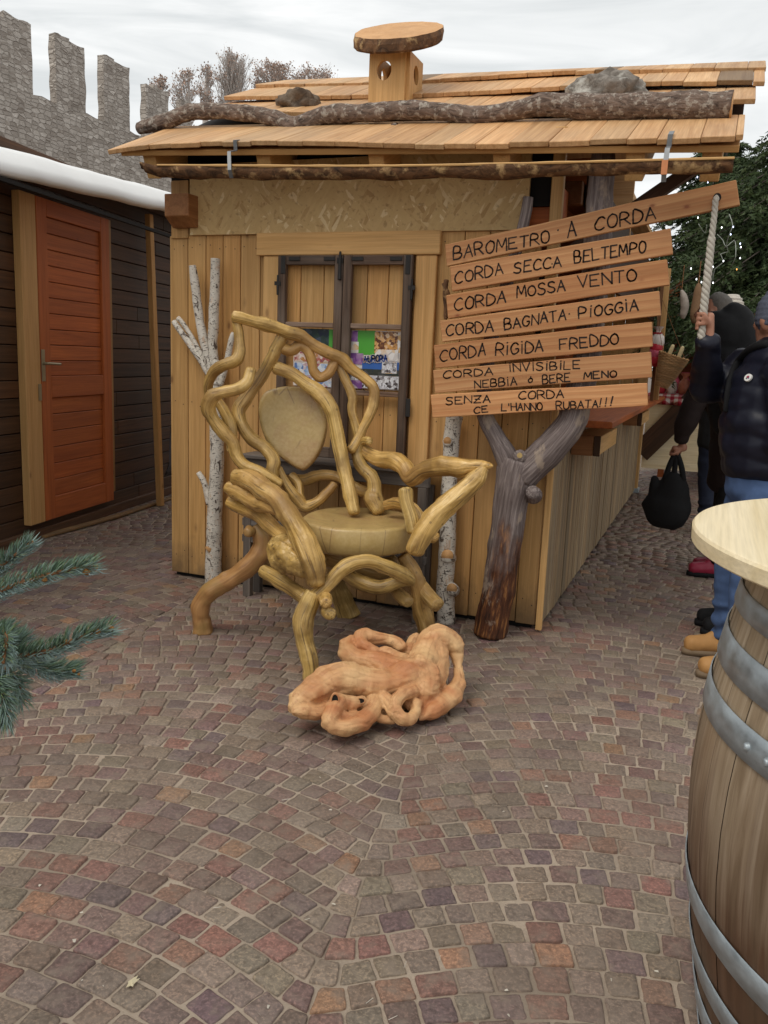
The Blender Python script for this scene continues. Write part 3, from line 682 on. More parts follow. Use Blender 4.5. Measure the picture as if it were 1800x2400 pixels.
def rock(nm, ctr, sx, sy_, sz, mt, lb):
    bm = bmesh.new(); bmesh.ops.create_icosphere(bm, subdivisions=4, radius=1)
    for v in bm.verts:
        d = v.co.normalized(); k_ = 1 + .34*noise.noise(d*1.6+Vector((ctr.x*3,)*3)) + .16*noise.noise(d*4+Vector((ctr.y*5,)*3)) + .05*noise.noise(d*11)
        v.co = Vector((d.x*sx*k_, d.y*sy_*k_, d.z*sz*k_)) + ctr
    me = bpy.data.meshes.new(nm); bm.to_mesh(me); bm.free(); me.materials.append(MT[mt])
    a = me.attributes.new('grain', 'FLOAT_VECTOR', 'POINT'); a.data.foreach_set('vector', [c for v in me.vertices for c in v.co])
    return tag(link(nm, me, None, True), lb, 'stone')
p = rp_(.53, .64, .04); rock('roof_stone', p, .14, .12, .085, 'brownstone', 'small brown stone on the roof behind the thin left part of the log')
p = rp_(2.42, .74, .02); rock('roof_stone', p, .225, .17, .13, 'lichen', 'big pale lichen spotted stone on the roof behind the thick right part of the log')
# ================================================================== POSTERS behind the window
def photo_mat(name, cols, scale=18, st=(1, 1, 1)):
    n = NT(name); v = n.coords('o', st); a = n.vor(v, scale, 'F1', 'Color'); s_ = n.n('ShaderNodeSeparateColor'); n.l(a, s_.inputs[0])
    f = n.noise(v, scale*.8, 4); c = n.ramp(n.math('ADD', n.math('MULTIPLY', s_.outputs[0], .55), n.math('MULTIPLY', f, .5)), *[(.15+.7*i/(len(cols)-1), c_) for i, c_ in enumerate(cols)])
    return n.done(c, .25, spec=.5)
PM = {'night': photo_mat('print_dark_hills', [(.01,.02,.05), (.02,.05,.03), (.08,.10,.16)], 30), 'green': plain('print_green', (.10,.42,.06), .3, .08),
      'market': photo_mat('print_market', [(.03,.06,.25), (.5,.12,.08), (.8,.72,.65), (.55,.25,.08), (.25,.05,.12)], 46),
      'snow': photo_mat('print_snow_slope', [(.03,.09,.35), (.35,.5,.75), (.85,.88,.92), (.4,.06,.09)], 40), 'purple': photo_mat('print_purple', [(.09,.03,.15), (.3,.13,.4), (.6,.5,.5)], 30),
      'lights': photo_mat('print_party', [(.05,.015,.01), (.16,.05,.02), (.75,.38,.10), (.8,.65,.5)], 60), 'white': photo_mat('print_white', [(.55,.5,.48), (.85,.82,.8), (.75,.45,.15)], 34),
      'sky': plain('print_blue_sky', (.05,.15,.48), .3, .25, 8), 'village': photo_mat('print_village', [(.02,.02,.03), (.12,.10,.10), (.6,.6,.65), (.85,.86,.9), (.14,.11,.10)], 70), 'hill': photo_mat('print_hill', [(.03,.05,.07), (.05,.06,.05), (.12,.12,.13)], 30)}
def poster(nm, x0, y0, x1, y1, pics, lb):
    Yp = -.012; a, b = atY('4', x0, y0, Yp), atY('4', x1, y1, Yp)
    P = lambda x, y, Y: (atY('4', x, y, Y))
    t = thing(nm, (a.x, Yp, b.z), lb, 'poster', 'picture posters behind the old window')
    m = MB(); m.box((a.x, Yp, b.z), (b.x, Yp+.003, a.z), 'x', (1, .5, .5, 1)); m.build('sheet', PM['white'], t)
    for i, (k, xa, ya, xb, yb) in enumerate(pics):
        Y = Yp - .0006*(i+1); q, r_ = P(xa, ya, Y), P(xb, yb, Y)
        m = MB(); m.box((max(q.x, a.x), Y, max(r_.z, b.z)), (min(r_.x, b.x), Y+.0004, min(q.z, a.z)), 'x', (1, .5, .5, 1)); m.build('picture', PM[k], t)
    return t
p1 = poster('collage_poster', 733, 638, 968, 968, [('night', 733, 638, 925, 770), ('green', 928, 645, 966, 760), ('market', 735, 768, 935, 830), ('snow', 735, 828, 930, 940), ('purple', 735, 895, 830, 945), ('snow', 860, 930, 966, 968)], 'torn collage poster with dark hills and skiers behind the left window pane')
p2_ = poster('collage_poster', 1040, 648, 1318, 985, [('purple', 1040, 650, 1088, 720), ('green', 1088, 650, 1180, 788), ('white', 1042, 712, 1090, 775), ('lights', 1182, 656, 1305, 780), ('white', 1185, 755, 1310, 822), ('purple', 1042, 775, 1115, 840), ('sky', 1112, 820, 1314, 880), ('hill', 1090, 862, 1314, 905), ('village', 1045, 895, 1314, 980), ('purple', 1042, 925, 1110, 982), ('white', 1222, 822, 1302, 892), ('village', 1226, 826, 1298, 888)], 'bright collage poster with green square and snowy village behind the right pane')

# ---- a stroke alphabet for hand cut lettering (unit box, y up)
GL = {'A': [[(0,0),(.5,1),(1,0)], [(.2,.4),(.8,.4)]], 'B': [[(0,0),(0,1),(.6,1),(.8,.85),(.75,.62),(.5,.53),(0,.52)], [(.5,.53),(.9,.4),(.92,.18),(.65,0),(0,0)]],
      'C': [[(1,.86),(.75,1),(.4,.95),(.1,.68),(0,.4),(.15,.1),(.5,0),(.95,.1)]], 'D': [[(0,0),(0,1),(.5,.95),(.9,.7),(1,.4),(.8,.12),(.4,0),(0,0)]],
      'E': [[(.9,1),(0,1),(0,0),(.95,0)], [(0,.52),(.7,.52)]], 'F': [[(.9,1),(0,1),(0,0)], [(0,.52),(.7,.52)]],
      'G': [[(.95,.85),(.7,1),(.35,.95),(.05,.6),(.05,.3),(.3,.02),(.65,0),(.95,.2),(.95,.45),(.6,.45)]], 'H': [[(0,0),(0,1)], [(1,0),(1,1)], [(0,.5),(1,.5)]],
      'I': [[(.5,0),(.5,.8)], [(.47,1.02),(.53,1.08)]], 'i': [[(.5,0),(.5,1)]], 'L': [[(0,1),(0,0),(.9,0)]], 'M': [[(0,0),(.12,1),(.5,.3),(.88,1),(1,0)]], 'N': [[(0,0),(0,1),(1,0),(1,1)]],
      'O': [[(.5,1),(.15,.85),(0,.5),(.15,.12),(.5,0),(.85,.12),(1,.5),(.85,.85),(.5,1)]], 'P': [[(0,0),(0,1),(.6,1),(.9,.8),(.8,.55),(.5,.47),(0,.47)]],
      'R': [[(0,0),(0,1),(.6,1),(.9,.8),(.8,.58),(.5,.5),(0,.5)], [(.4,.5),(1,0)]], 'S': [[(.9,.88),(.6,1),(.2,.92),(.1,.7),(.35,.54),(.75,.44),(.92,.22),(.7,.02),(.3,0),(0,.12)]],
      'T': [[(0,1),(1,1)], [(.5,1),(.5,0)]], 'U': [[(0,1),(.03,.3),(.25,.02),(.65,.0),(.95,.25),(1,1)]], 'V': [[(0,1),(.5,0),(1,1)]], 'Z': [[(0,1),(1,1),(0,0),(1,0)], [(.2,.5),(.8,.5)]],
      "'": [[(.5,1.05),(.45,.75)]], '.': [[(.45,.45),(.55,.5)]], '!': [[(.75,1.05),(.35,.3)], [(.22,.04),(.27,.1)]]}
def letters(m, word, x0, y0, x1, y1, h, lw, c='5', Y=-.281, jit=.05):
    n = len(word); slope = (y1-y0)/(x1-x0); wt = [(.35 if k in "Ii'.!" else (1.2 if k == 'M' else 1.)) for k in word]; gap = .28
    tot = sum(wt) + gap*(n-1); un = (x1-x0)/tot; x = x0
    for k, wd in zip(word, wt):
        lean = random.uniform(-.06, .06); hh = h*random.uniform(.93, 1.06); dy = random.uniform(-.04, .04)*h; wdx = wd*un
        for st_ in GL[k]:
            P = []
            for a, b in st_:
                aa = a if wd > .5 else .5 + (a-.5)
                X = x + (aa*wdx) + lean*b*hh; Yy = y0 + slope*(X-x0) + dy - b*hh
                p = atY(c, X + random.uniform(-jit, jit)*h*.5, Yy + random.uniform(-jit, jit)*h*.5, Y); P.append(p)
            # catmull smoothing for round letters
            if len(P) > 4:
                Q = []
                for i in range(len(P)-1):
                    a_, b_, c_, d_ = P[max(i-1, 0)], P[i], P[i+1], P[min(i+2, len(P)-1)]
                    for j in range(3):
                        u = j/3; Q.append(.5*((2*b_)+(c_-a_)*u+(2*a_-5*b_+4*c_-d_)*u*u+(3*b_-a_-3*c_+d_)*u**3))
                P = Q + [P[-1]]
            for p, q in zip(P, P[1:]):
                d = (q-p); d = d.normalized() if d.length > 1e-6 else Vector((1, 0, 0)); s_ = Vector((-d.z, 0, d.x))*lw*.5*random.uniform(.8, 1.2); e = d*lw*.35
                o = Vector((0, .0004, 0)); a0, a1 = p-e, q+e
                m.add([a0-s_, a1-s_, a1+s_, a0+s_], [(0, 1, 2, 3)], (1, .5, .5, 1))
        x += wdx + gap*un
    return m
# the name printed on the poster
m = MB(); random.seed(4); letters(m, 'AURORA', 1120, 826, 1250, 822, 34, .013, '4', -.0206, .0); random.seed(4); m.build('lettering_outline', PM['white'], p2_)
m = MB(); letters(m, 'AURORA', 1120, 826, 1250, 822, 34, .0065, '4', -.0210, .0); m.build('lettering', plain('print_blue', (.03,.07,.30), .4, .1), p2_)

# ================================================================== GREY BENCH under the window, behind the chair
bn = thing('wooden_bench', (1.2, -.15, 0), 'weathered grey plank bench under the window behind the twisted chair', 'bench')
p, q = atY('6', 350, 745, -.20), atY('6', 1255, 885, -.20); z_ = (p.z+q.z)/2; z2 = z_-.075
m = MB(); m.box((p.x, -.205, z2), (q.x, -.165, z_), 'x', (1, .5, .5, 1)); m.build('front_rail', MT['grey'], bn, bevel=.004)
m = MB(); m.box((p.x-.01, -.23, z_+.001), (q.x+.01, -.04, z_+.024), 'x', (1.25, .5, .5, 1)); m.build('seat', MT['grey'], bn, bevel=.004)
for zz in (.46, .36):
    m = MB(); m.box((p.x, -.20, zz-.022), (q.x, -.17, zz+.022), 'x', tint()); m.build('lower_rail', MT['grey'], bn, bevel=.003)
for xx in (p.x+.01, q.x-.06):
    for yy in (-.21, -.09):
        m = MB(); m.box((xx, yy+.006, 0), (xx+.05, yy+.045, z2), 'z', tint()); m.build('leg', MT['grey'], bn, bevel=.003)

# ================================================================== BIRCH STEMS leaning on the boards
def birchchain(m, c, pts, Y, lump=.12):
    q = ch(c, [(x, y, Y+(dy[0] if dy else 0), r*(.82 if dy else .95)) for x, y, r, *dy in pts]); m.tube(q, 16, .02, lump, 14, 'flat', (1, .5, .5, 1), fine=.05); return q
t = thing('birch_stem', atY('6', 210, 1390, -.07), 'white birch stem with four forking limbs leaning at the left board edge', 'birch log', 'birch stems standing against the hut')
m = MB(); a_ = birchchain(m, '6', [(205, 1390, 42), (210, 1200, 40), (215, 1000, 38), (225, 800, 36), (225, 600, 36), (222, 420, 36), (222, 300, 34)], -.075); m.build('trunk', MT['birch'], t, True)
for nm, pts in (('limb', [(225, 420, 32), (205, 250, 28), (208, 120, 30), (215, -60, 28), (218, -195, 28)]), ('limb', [(215, 420, 30), (175, 260, 28), (140, 100, 26), (120, -60, 26), (105, -160, 22)]), ('limb', [(200, 380, 26), (130, 270, 22), (50, 160, 18), (15, 110, 15)]),
                ('limb', [(180, 330, 16), (110, 200, 14), (60, 120, 13), (35, 95, 14)]), ('limb', [(240, 420, 20), (275, 300, 18), (295, 200, 18), (305, 165, 12)]), ('limb', [(190, 1000, 22), (165, 900, 18), (135, 845, 16)])):
    m = MB(); birchchain(m, '6', [(x, y, r, -.01) for x, y, r in pts], -.075); m.build('limb', MT['birch'], t, True)
m = MB(); k = atY('6', 178, 1225, -.115); m.tube([(k+Vector((.03, .03, .03)), .03), (k, .026)], 14, cap='flat'); m.build('cut_branch', MT['cutend'], t, True)
t = thing('birch_stem', atY('6', 1345, 1580, -.09), 'straight white birch log with a sawn stub standing behind the chair', 'birch log', 'birch stems standing against the hut')
m = MB(); birchchain(m, '6', [(1340, 1575, 46), (1335, 1400, 44), (1345, 1200, 43), (1350, 1000, 42), (1358, 800, 40), (1370, 640, 42), (1378, 570, 44)], -.09); m.build('trunk', MT['birch'], t, True)
for (x, y, r, dx, dy) in ((1350, 1245, 34, 12, -8), (1372, 1405, 30, 10, -20), (1350, 690, 22, -8, -5)):
    k = atY('6', x, y, -.12); m = MB(); m.tube([(k+Vector((-.01, .05, -.03)), rr('6', r*1.1, k)), (k+Vector((0, -.02, 0)), rr('6', r, k))], 14, cap='flat'); sb = m.build('stub', MT['birch'], t, True)
    m = MB(); m.tube([(k+Vector((0, -.019, .0)), rr('6', r*.88, k)), (k+Vector((.001, -.026, .0)), rr('6', r*.86, k))], 14, cap='flat', step=.01, lump=.03); m.build('sawn_face', MT['cutend'], sb, True)

# ================================================================== BAROMETER SIGN on its forked trunk
sg = thing('barometer_sign', atY('8', 225, 1290, -.17), 'tall forked tree trunk carrying seven hand lettered rope barometer planks', 'sign')
m = MB()
trk = ch('8', [(218, 1300, -.20, 82), (250, 1120, -.19, 84), (278, 950, -.18, 84), (300, 780, -.17, 84), (325, 620, -.165, 90), (352, 480, -.16, 100), (372, 390, -.16, 92)])
lf = ch('8', [(345, 500, -.16, 72), (305, 380, -.165, 58), (245, 270, -.17, 46), (200, 180, -.17, 42)]) + ch('x', [(1133, 940, -.17, 17), (1150, 800, -.15, 17), (1195, 640, -.14, 15), (1228, 520, -.13, 13), (1238, 462, -.13, 12)])
rf = ch('8', [(385, 470, -.16, 92), (470, 395, -.165, 84), (560, 300, -.17, 80), (640, 200, -.17, 76)]) + ch('x', [(1352, 940, -.165, 33), (1378, 820, -.15, 32), (1396, 640, -.12, 32), (1404, 500, -.10, 31), (1412, 400, -.08, 29), (1416, 330, -.06, 27)])
for c_ in (trk, lf, rf): m.tube(c_, 20, .02, .10, 8, 'flat', (1, .5, .5, 1), fine=.03)
for (x, y, r) in ((372, 372, 34), (440, 560, 36)):
    k = atY('8', x, y, -.24); m.tube([(k+Vector((-.01, .08, -.03)), rr('8', r*1.3, k)), (k, rr('8', r, k))], 14, cap='flat')
m.build('trunk', MT['driftgrey'], sg, True)
k = atY('8', 372, 370, -.2405); m = MB(); m.tube([(k, .014), (k+Vector((0, -.004, 0)), .0135)], 12, cap='flat', step=.01); m.build('knot', MT['slab'], sg)
m = MB(); pk = ch('5', [(95, 535, -.22, 12), (88, 600, -.22, 14), (95, 680, -.22, 14), (92, 720, -.22, 8)]); m.tube(pk, 8, .02, .4, 20); m.tube(ch('5', [(78, 550, -.22, 6), (100, 590, -.22, 12), (110, 610, -.22, 8)]), 8, .02, .3, 20); m.build('bark_strip', MT['rough'], sg, True)
planks = [((88, 360), (1505, 42), (1523, 165), (97, 465)), ((112, 465), (1185, 280), (1197, 405), (122, 588)), ((93, 605), (1168, 430), (1180, 555), (103, 720)), ((62, 730), (1130, 585), (1138, 705), (75, 835)),
          ((33, 848), (1095, 733), (1098, 855), (43, 960)), ((30, 970), (1090, 880), (1095, 1005), (40, 1082)), ((18, 1090), (1072, 1032), (1075, 1142), (28, 1200))]
TXT = [[('BAROMETRO', 130, 432, 598, 347, 57), ('.', 625, 312, 650, 308, 40), ('A', 684, 328, 726, 318, 74), ('CORDA', 818, 294, 1112, 234, 62)],
       [('CORDA', 138, 550, 372, 500, 55), ('SECCA', 424, 500, 653, 466, 50), ('.', 600, 470, 620, 468, 30), ('BELTEMPO', 718, 450, 1065, 394, 55)],
       [('CORDA', 136, 682, 383, 640, 55), ('MOSSA', 438, 616, 673, 584, 52), ('VENTO', 736, 568, 1020, 534, 54)],
       [('CORDA', 95, 802, 323, 780, 52), ('BAGNATA', 378, 771, 676, 724, 50), ('.', 685, 710, 700, 708, 30), ('PIOGGIA', 740, 717, 1028, 677, 52)],
       [('CORDA', 66, 927, 286, 896, 55), ('RIGIDA', 336, 898, 566, 880, 56), ('FREDDO', 646, 870, 932, 842, 52)],
       [('CORDA', 80, 1010, 321, 992, 35), ('INVISIBILE', 400, 976, 746, 962, 38), ('NEBBIA', 233, 1056, 439, 1040, 36), ('O', 494, 1030, 514, 1028, 20), ("'", 498, 1021, 514, 1019, 18), ('BERE', 563, 1036, 698, 1022, 38), ('MENO', 764, 1013, 923, 1003, 33)],
       [('SENZA', 93, 1137, 309, 1125, 36), ('CORDA', 448, 1113, 666, 1103, 38), ('CE', 231, 1179, 298, 1173, 31), ("L'HANNO", 364, 1168, 563, 1162, 34), ('RUBATA', 630, 1161, 832, 1150, 36), ('!!!', 838, 1148, 905, 1142, 42)]]
YS = -.28; PT = [.92, 1.0, .95, 1.05, .95, 1.02, 1.25]
pls = []
for qd, tx, br in zip(planks, TXT, PT):
    cf = [atY('5', x, y, YS) for x, y in qd]; tk = Vector((0, .028, 0))
    tl, tr, brr, bl = cf
    # subdivided along its length with a slightly hand sawn edge
    m = MB(); n_ = 14; o = random.uniform(0, 40); vs, gs = [], []
    hole = None
    for i in range(n_+1):
        u = i/n_; a, b = bl.lerp(brr, u), tl.lerp(tr, u); w1 = .004*nv((u*4, o, 0), 1.); w2 = .004*nv((u*4, o, 9), 1.)
        a = a + Vector((0, 0, w1)); b = b + Vector((0, 0, w2)); l_ = u*(brr-bl).length
        bow = Vector((0, .006*math.sin(u*3+o), 0))
        for p in (a, b, b+tk, a+tk): vs.append(p+bow*0)
        hh = (b-a).length; gs += [(o, .0, l_+o), (o+hh, .0, l_+o), (o+hh, .03, l_+o), (o, .03, l_+o)]
    fs = []
    for i in range(n_):
        for j in range(4): fs.append((i*4+j, i*4+(j+1) % 4, (i+1)*4+(j+1) % 4, (i+1)*4+j))
    fs = [f[::-1] for f in fs] + [(0, 1, 2, 3), (n_*4+3, n_*4+2, n_*4+1, n_*4)]
    m.add(vs, fs, (br, random.random(), .5, 1), gs); pl = m.build('plank', MT['sign'], sg, bevel=.003); pls.append(pl)
    m = None
    for wd in tx:
        dot = wd[0] in ".'"
        if not dot or m is None:
            if m: m.build('lettering', MT['ink'], pl, label=lbw)
            m = MB(); lbw = 'black hand cut word %s' % wd[0] if wd[0] != '!!!' else 'three slanted exclamation marks'
        letters(m, wd[0], *wd[1:6], .0072 if wd[5] > 45 else .0062)
    m.build('lettering', MT['ink'], pl, label=lbw)
hc = atY('5', 1412, 130, YS-.0015); m = MB(); n_ = 18
m.add([hc + Vector((math.cos(2*math.pi*i/n_)*.017, 0, math.sin(2*math.pi*i/n_)*.019)) for i in range(n_)] + [hc + Vector((math.cos(2*math.pi*i/n_)*.017, .004, math.sin(2*math.pi*i/n_)*.019)) for i in range(n_)], [tuple(range(n_))] + [(i, i+n_, (i+1) % n_+n_, (i+1) % n_) for i in range(n_)]); m.build('rope_hole', MT['black'], pls[0])
# rope: three strands laid together
rc = [atY('h', x, y, Y) for x, y, Y in ((850, 225, -.272), (838, 250, -.296), (822, 420, -.30), (800, 600, -.30), (775, 850, -.30), (745, 1100, -.30), (722, 1330, -.30), (712, 1450, -.30))]
rp2 = []
for i in range(len(rc)-1):
    for j in range(40): rp2.append(rc[i].lerp(rc[i+1], j/40))
rp2.append(rc[-1])
m = MB(); ln = 0; rope_pts = rp2; prof = []
for i, p in enumerate(rp2):
    if i: ln += (p-rp2[i-1]).length
    prof.append((p, ln))
R_ = .0105
for k in range(3):
    qs = []
    for p, l_ in prof[::3]:
        rs = R_*(1.22 if l_ > .19 else .95)*(1.0 if l_ < .3 else 1.06-.12*(l_-.3)); an = l_*2*math.pi/.075 + k*2*math.pi/3
        qs.append((p + Vector((math.cos(an), math.sin(an), 0))*rs*.62, rs*.80))
    m.tube(qs, 10, .006, .05, 60, 'round', (1, .5, .5, 1))
def ropemat():
    n = NT('hemp_rope'); f = n.noise(n.coords('grain', (160, 160, 60)), 1., 4); c = n.mix(f, (.34,.31,.26), (.62,.58,.51)); return n.done(c, .9, f, .6, .003, .1)
rope = thing('rope', rc[1], 'thick twisted pale rope hanging from the long top plank', 'rope')
m.build('strands', ropemat(), rope, True)
m = MB(); m.tube([(rc[-1]+Vector((0, 0, .02)), .0135), (rc[-1]+Vector((0, 0, -.035)), .0125)], 12, lump=.08); m.build('taped_end', plain('black_tape', (.02,.02,.022), .5), rope, True)

# ================================================================== TWISTED BRANCH CHAIR
chair = thing('branch_chair', (1.5, -.75, 0), 'huge varnished armchair made of twisted yellow branches with slab seat', 'chair')
def br(nm, c, pts, mat='branch', lump=.19, sides=22, cap='round', t=None, ls=10, sub=None):
    m = MB(); m.tube(ch(c, pts), sides, .012, lump, ls, cap, t, fine=.05, flute=.065); return m.build(nm, MT[mat], sub or chair, True)
br('top_rail', '6', [(312, 90, -.74, 30), (350, 97, -.72, 30), (400, 110, -.68, 28), (460, 125, -.64, 31), (520, 145, -.60, 30), (570, 165, -.57, 33), (625, 178, -.53, 30), (680, 215, -.49, 27), (760, 260, -.44, 28), (830, 290, -.40, 29), (880, 340, -.37, 26), (940, 385, -.34, 24), (985, 430, -.33, 25), (990, 490, -.33, 25), (970, 560, -.35, 23), (930, 640, -.38, 23), (900, 700, -.41, 24), (876, 735, -.44, 25)])
br('side_branch', '6', [(322, 115, -.72, 22), (332, 190, -.73, 24), (335, 260, -.75, 28), (315, 300, -.77, 29), (260, 322, -.78, 27), (210, 355, -.77, 27), (182, 420, -.74, 25), (190, 500, -.70, 22)])
br('side_branch', '6', [(388, 350, -.74, 27), (370, 405, -.77, 27), (320, 440, -.80, 29), (255, 455, -.83, 30), (205, 472, -.84, 37), (183, 530, -.83, 36), (208, 590, -.81, 31), (255, 650, -.79, 33), (300, 700, -.77, 29), (318, 760, -.76, 30), (360, 812, -.76, 30), (430, 840, -.76, 28), (480, 870, -.75, 26), (530, 900, -.73, 22)])
br('side_branch', '6', [(225, 490, -.72, 22), (262, 550, -.72, 26), (292, 620, -.73, 27), (295, 690, -.75, 27), (290, 735, -.77, 20)])
br('back_branch', '6', [(560, 150, -.56, 24), (528, 215, -.57, 30), (485, 300, -.58, 31), (435, 390, -.60, 30), (372, 475, -.63, 31), (330, 545, -.66, 34), (350, 620, -.67, 31), (395, 685, -.66, 30), (462, 730, -.64, 32), (500, 785, -.64, 34), (492, 840, -.66, 30), (500, 900, -.66, 24)])
br('back_branch', '6', [(525, 830, -.58, 22), (570, 915, -.57, 25), (612, 970, -.55, 27), (655, 1010, -.53, 27), (715, 985, -.50, 24), (765, 940, -.47, 23), (795, 905, -.45, 20)])
br('back_branch', '6', [(590, 865, -.46, 26), (620, 900, -.47, 24), (628, 960, -.50, 22), (650, 1005, -.52, 20)])
br('back_branch', '6', [(545, 238, -.55, 25), (585, 252, -.53, 26), (625, 228, -.51, 25), (660, 245, -.49, 24), (685, 300, -.47, 24), (695, 350, -.46, 25), (728, 382, -.44, 25), (768, 362, -.43, 24), (790, 320, -.41, 25), (800, 300, -.40, 24)])
br('back_branch', '6', [(515, 335, -.56, 31), (590, 365, -.53, 31), (660, 415, -.51, 32), (730, 465, -.50, 38), (780, 540, -.50, 36), (800, 620, -.50, 34), (818, 720, -.51, 34), (845, 830, -.54, 33), (870, 930, -.57, 34), (893, 1035, -.60, 31)])
br('back_branch', '6', [(805, 300, -.38, 22), (845, 385, -.38, 22), (882, 470, -.38, 23), (880, 540, -.38, 22), (898, 610, -.38, 23), (915, 690, -.39, 24), (905, 745, -.40, 25), (928, 815, -.42, 30), (980, 870, -.43, 35), (990, 930, -.44, 37), (985, 975, -.46, 46), (1010, 1030, -.48, 34)])
br('back_stretcher', '6', [(588, 880, -.44, 30), (650, 882, -.40, 28), (740, 858, -.37, 26), (820, 872, -.35, 26), (890, 915, -.35, 28), (955, 945, -.36, 26), (1010, 960, -.38, 22)], t=(.92, .9, .5, 1))
br('arm', '6', [(930, 725, -.36, 30), (960, 755, -.38, 36), (1020, 780, -.41, 41), (1085, 785, -.44, 40), (1135, 818, -.48, 42), (1175, 870, -.52, 46), (1235, 832, -.56, 46), (1320, 815, -.59, 46), (1420, 822, -.61, 48), (1500, 815, -.63, 34), (1548, 812, -.64, 18), (1564, 814, -.645, 7)], t=(1.02, .95, .5, 1))
br('arm', '6', [(1520, 825, -.64, 26), (1480, 880, -.66, 44), (1430, 930, -.68, 50), (1370, 985, -.71, 54), (1300, 1045, -.75, 55), (1245, 1110, -.79, 54), (1210, 1170, -.81, 52), (1190, 1222, -.82, 48)], t=(1.05, .7, .5, 1))
br('stub', '6', [(915, 705, -.38, 16), (945, 690, -.40, 19), (965, 692, -.42, 20)])
br('arm_post', '6', [(1142, 935, -.74, 34), (1148, 985, -.75, 35), (1168, 1060, -.77, 36), (1180, 1125, -.78, 34)])
br('arm_post', '6', [(1050, 1000, -.52, 24), (1100, 992, -.55, 28), (1160, 1010, -.60, 30), (1205, 1050, -.64, 28), (1212, 1110, -.67, 26)])
br('stub', '6', [(1240, 1150, -.62, 26), (1275, 1165, -.60, 27), (1288, 1150, -.58, 22)])
la = br('arm', '6', [(325, 865, -.86, 40), (385, 880, -.90, 50), (455, 930, -.95, 55), (520, 975, -1.0, 50), (580, 1060, -1.05, 54), (625, 1140, -1.09, 58), (665, 1225, -1.12, 60), (695, 1310, -1.13, 56), (705, 1375, -1.13, 46)], t=(1., .75, .5, 1))
br('arm', '6', [(288, 922, -.84, 32), (340, 945, -.87, 42), (420, 990, -.92, 42), (480, 1010, -.97, 34), (540, 1030, -1.0, 26)])
br('arm_brace', '6', [(296, 990, -.80, 34), (350, 1015, -.83, 36), (420, 1045, -.87, 38), (485, 1105, -.92, 38), (555, 1165, -.98, 36), (600, 1220, -1.02, 36)])
m = MB()
for q in ([(495, 1195, -1.04, 30), (530, 1215, -1.05, 58), (570, 1240, -1.06, 78), (615, 1270, -1.08, 74), (660, 1310, -1.1, 60)], [(490, 1220, -1.05, 26), (515, 1265, -1.06, 40), (560, 1300, -1.07, 46)], [(500, 1180, -1.03, 24), (560, 1180, -1.04, 40)]): m.tube(ch('6', q), 16, .012, .25, 16, t=(1, .6, .5, 1), fine=.08)
fuse(m, 'burl', MT['branch'], .008, 4, chair, disp=lambda p, n: .007*nv(p, 30)+.004*nv(p, 70))
br('leg', '7', [(420, 375, -.80, 44), (450, 430, -.80, 52), (440, 500, -.81, 50), (385, 570, -.83, 47), (290, 635, -.86, 47), (205, 685, -.88, 47), (155, 745, -.885, 45), (145, 810, -.88, 43), (152, 850, -.875, 48), (155, 893, -.87, 51)], 'leg', cap='flat')
br('leg_cap', '7', [(383, 405, -.86, 30), (375, 410, -.88, 24)], 'leg')
br('leg', '7', [(695, 700, -1.12, 42), (668, 765, -1.14, 48), (642, 840, -1.16, 50), (645, 910, -1.17, 46), (668, 1000, -1.18, 43), (680, 1080, -1.19, 40), (682, 1160, -1.19, 38), (684, 1190, -1.19, 37)], cap='flat')
br('leg', '7', [(1128, 520, -.66, 30), (1170, 590, -.64, 40), (1200, 680, -.62, 42), (1222, 770, -.60, 46), (1242, 850, -.58, 46), (1240, 920, -.56, 42), (1225, 965, -.55, 42)], cap='flat', t=(.95, .8, .5, 1), lump=.2)
br('leg', '7', [(790, 560, -.42, 34), (800, 640, -.36, 40), (828, 720, -.30, 46), (855, 780, -.26, 50), (868, 818, -.25, 50)], cap='flat', t=(.75, .4, .5, 1))
br('stretcher', '7', [(690, 735, -1.13, 34), (755, 675, -1.10, 37), (815, 605, -1.06, 37), (880, 562, -1.02, 37), (960, 548, -.98, 35), (1040, 575, -.92, 39), (1120, 610, -.84, 36), (1165, 640, -.78, 26)])
br('stretcher', '7', [(850, 610, -.80, 30), (930, 655, -.82, 38), (1020, 680, -.82, 36), (1100, 652, -.80, 28), (1172, 642, -.76, 27)], t=(.9, .4, .5, 1))
br('stretcher', '7', [(452, 600, -.95, 30), (520, 640, -.99, 36), (600, 690, -1.04, 36), (655, 728, -1.08, 34)], t=(.9, .5, .5, 1))
br('stretcher', '7', [(1090, 690, -.72, 28), (1135, 730, -.76, 34), (1155, 748, -.78, 30)])
br('stretcher', '7', [(1215, 660, -.60, 30), (1255, 720, -.64, 36), (1298, 765, -.68, 36)], cap='flat')
br('stretcher', '7', [(740, 690, -.9, 24), (752, 735, -1.14, 32), (756, 752, -1.20, 32)])
br('stretcher', '7', [(745, 780, -1.0, 26), (762, 800, -1.14, 30), (775, 806, -1.18, 29)], t=(.85, .5, .5, 1))
br('underseat_branch', '7', [(760, 520, -.75, 60), (880, 560, -.65, 60), (1000, 590, -.58, 60), (1090, 560, -.55, 40)], t=(.6, .5, .5, 1))
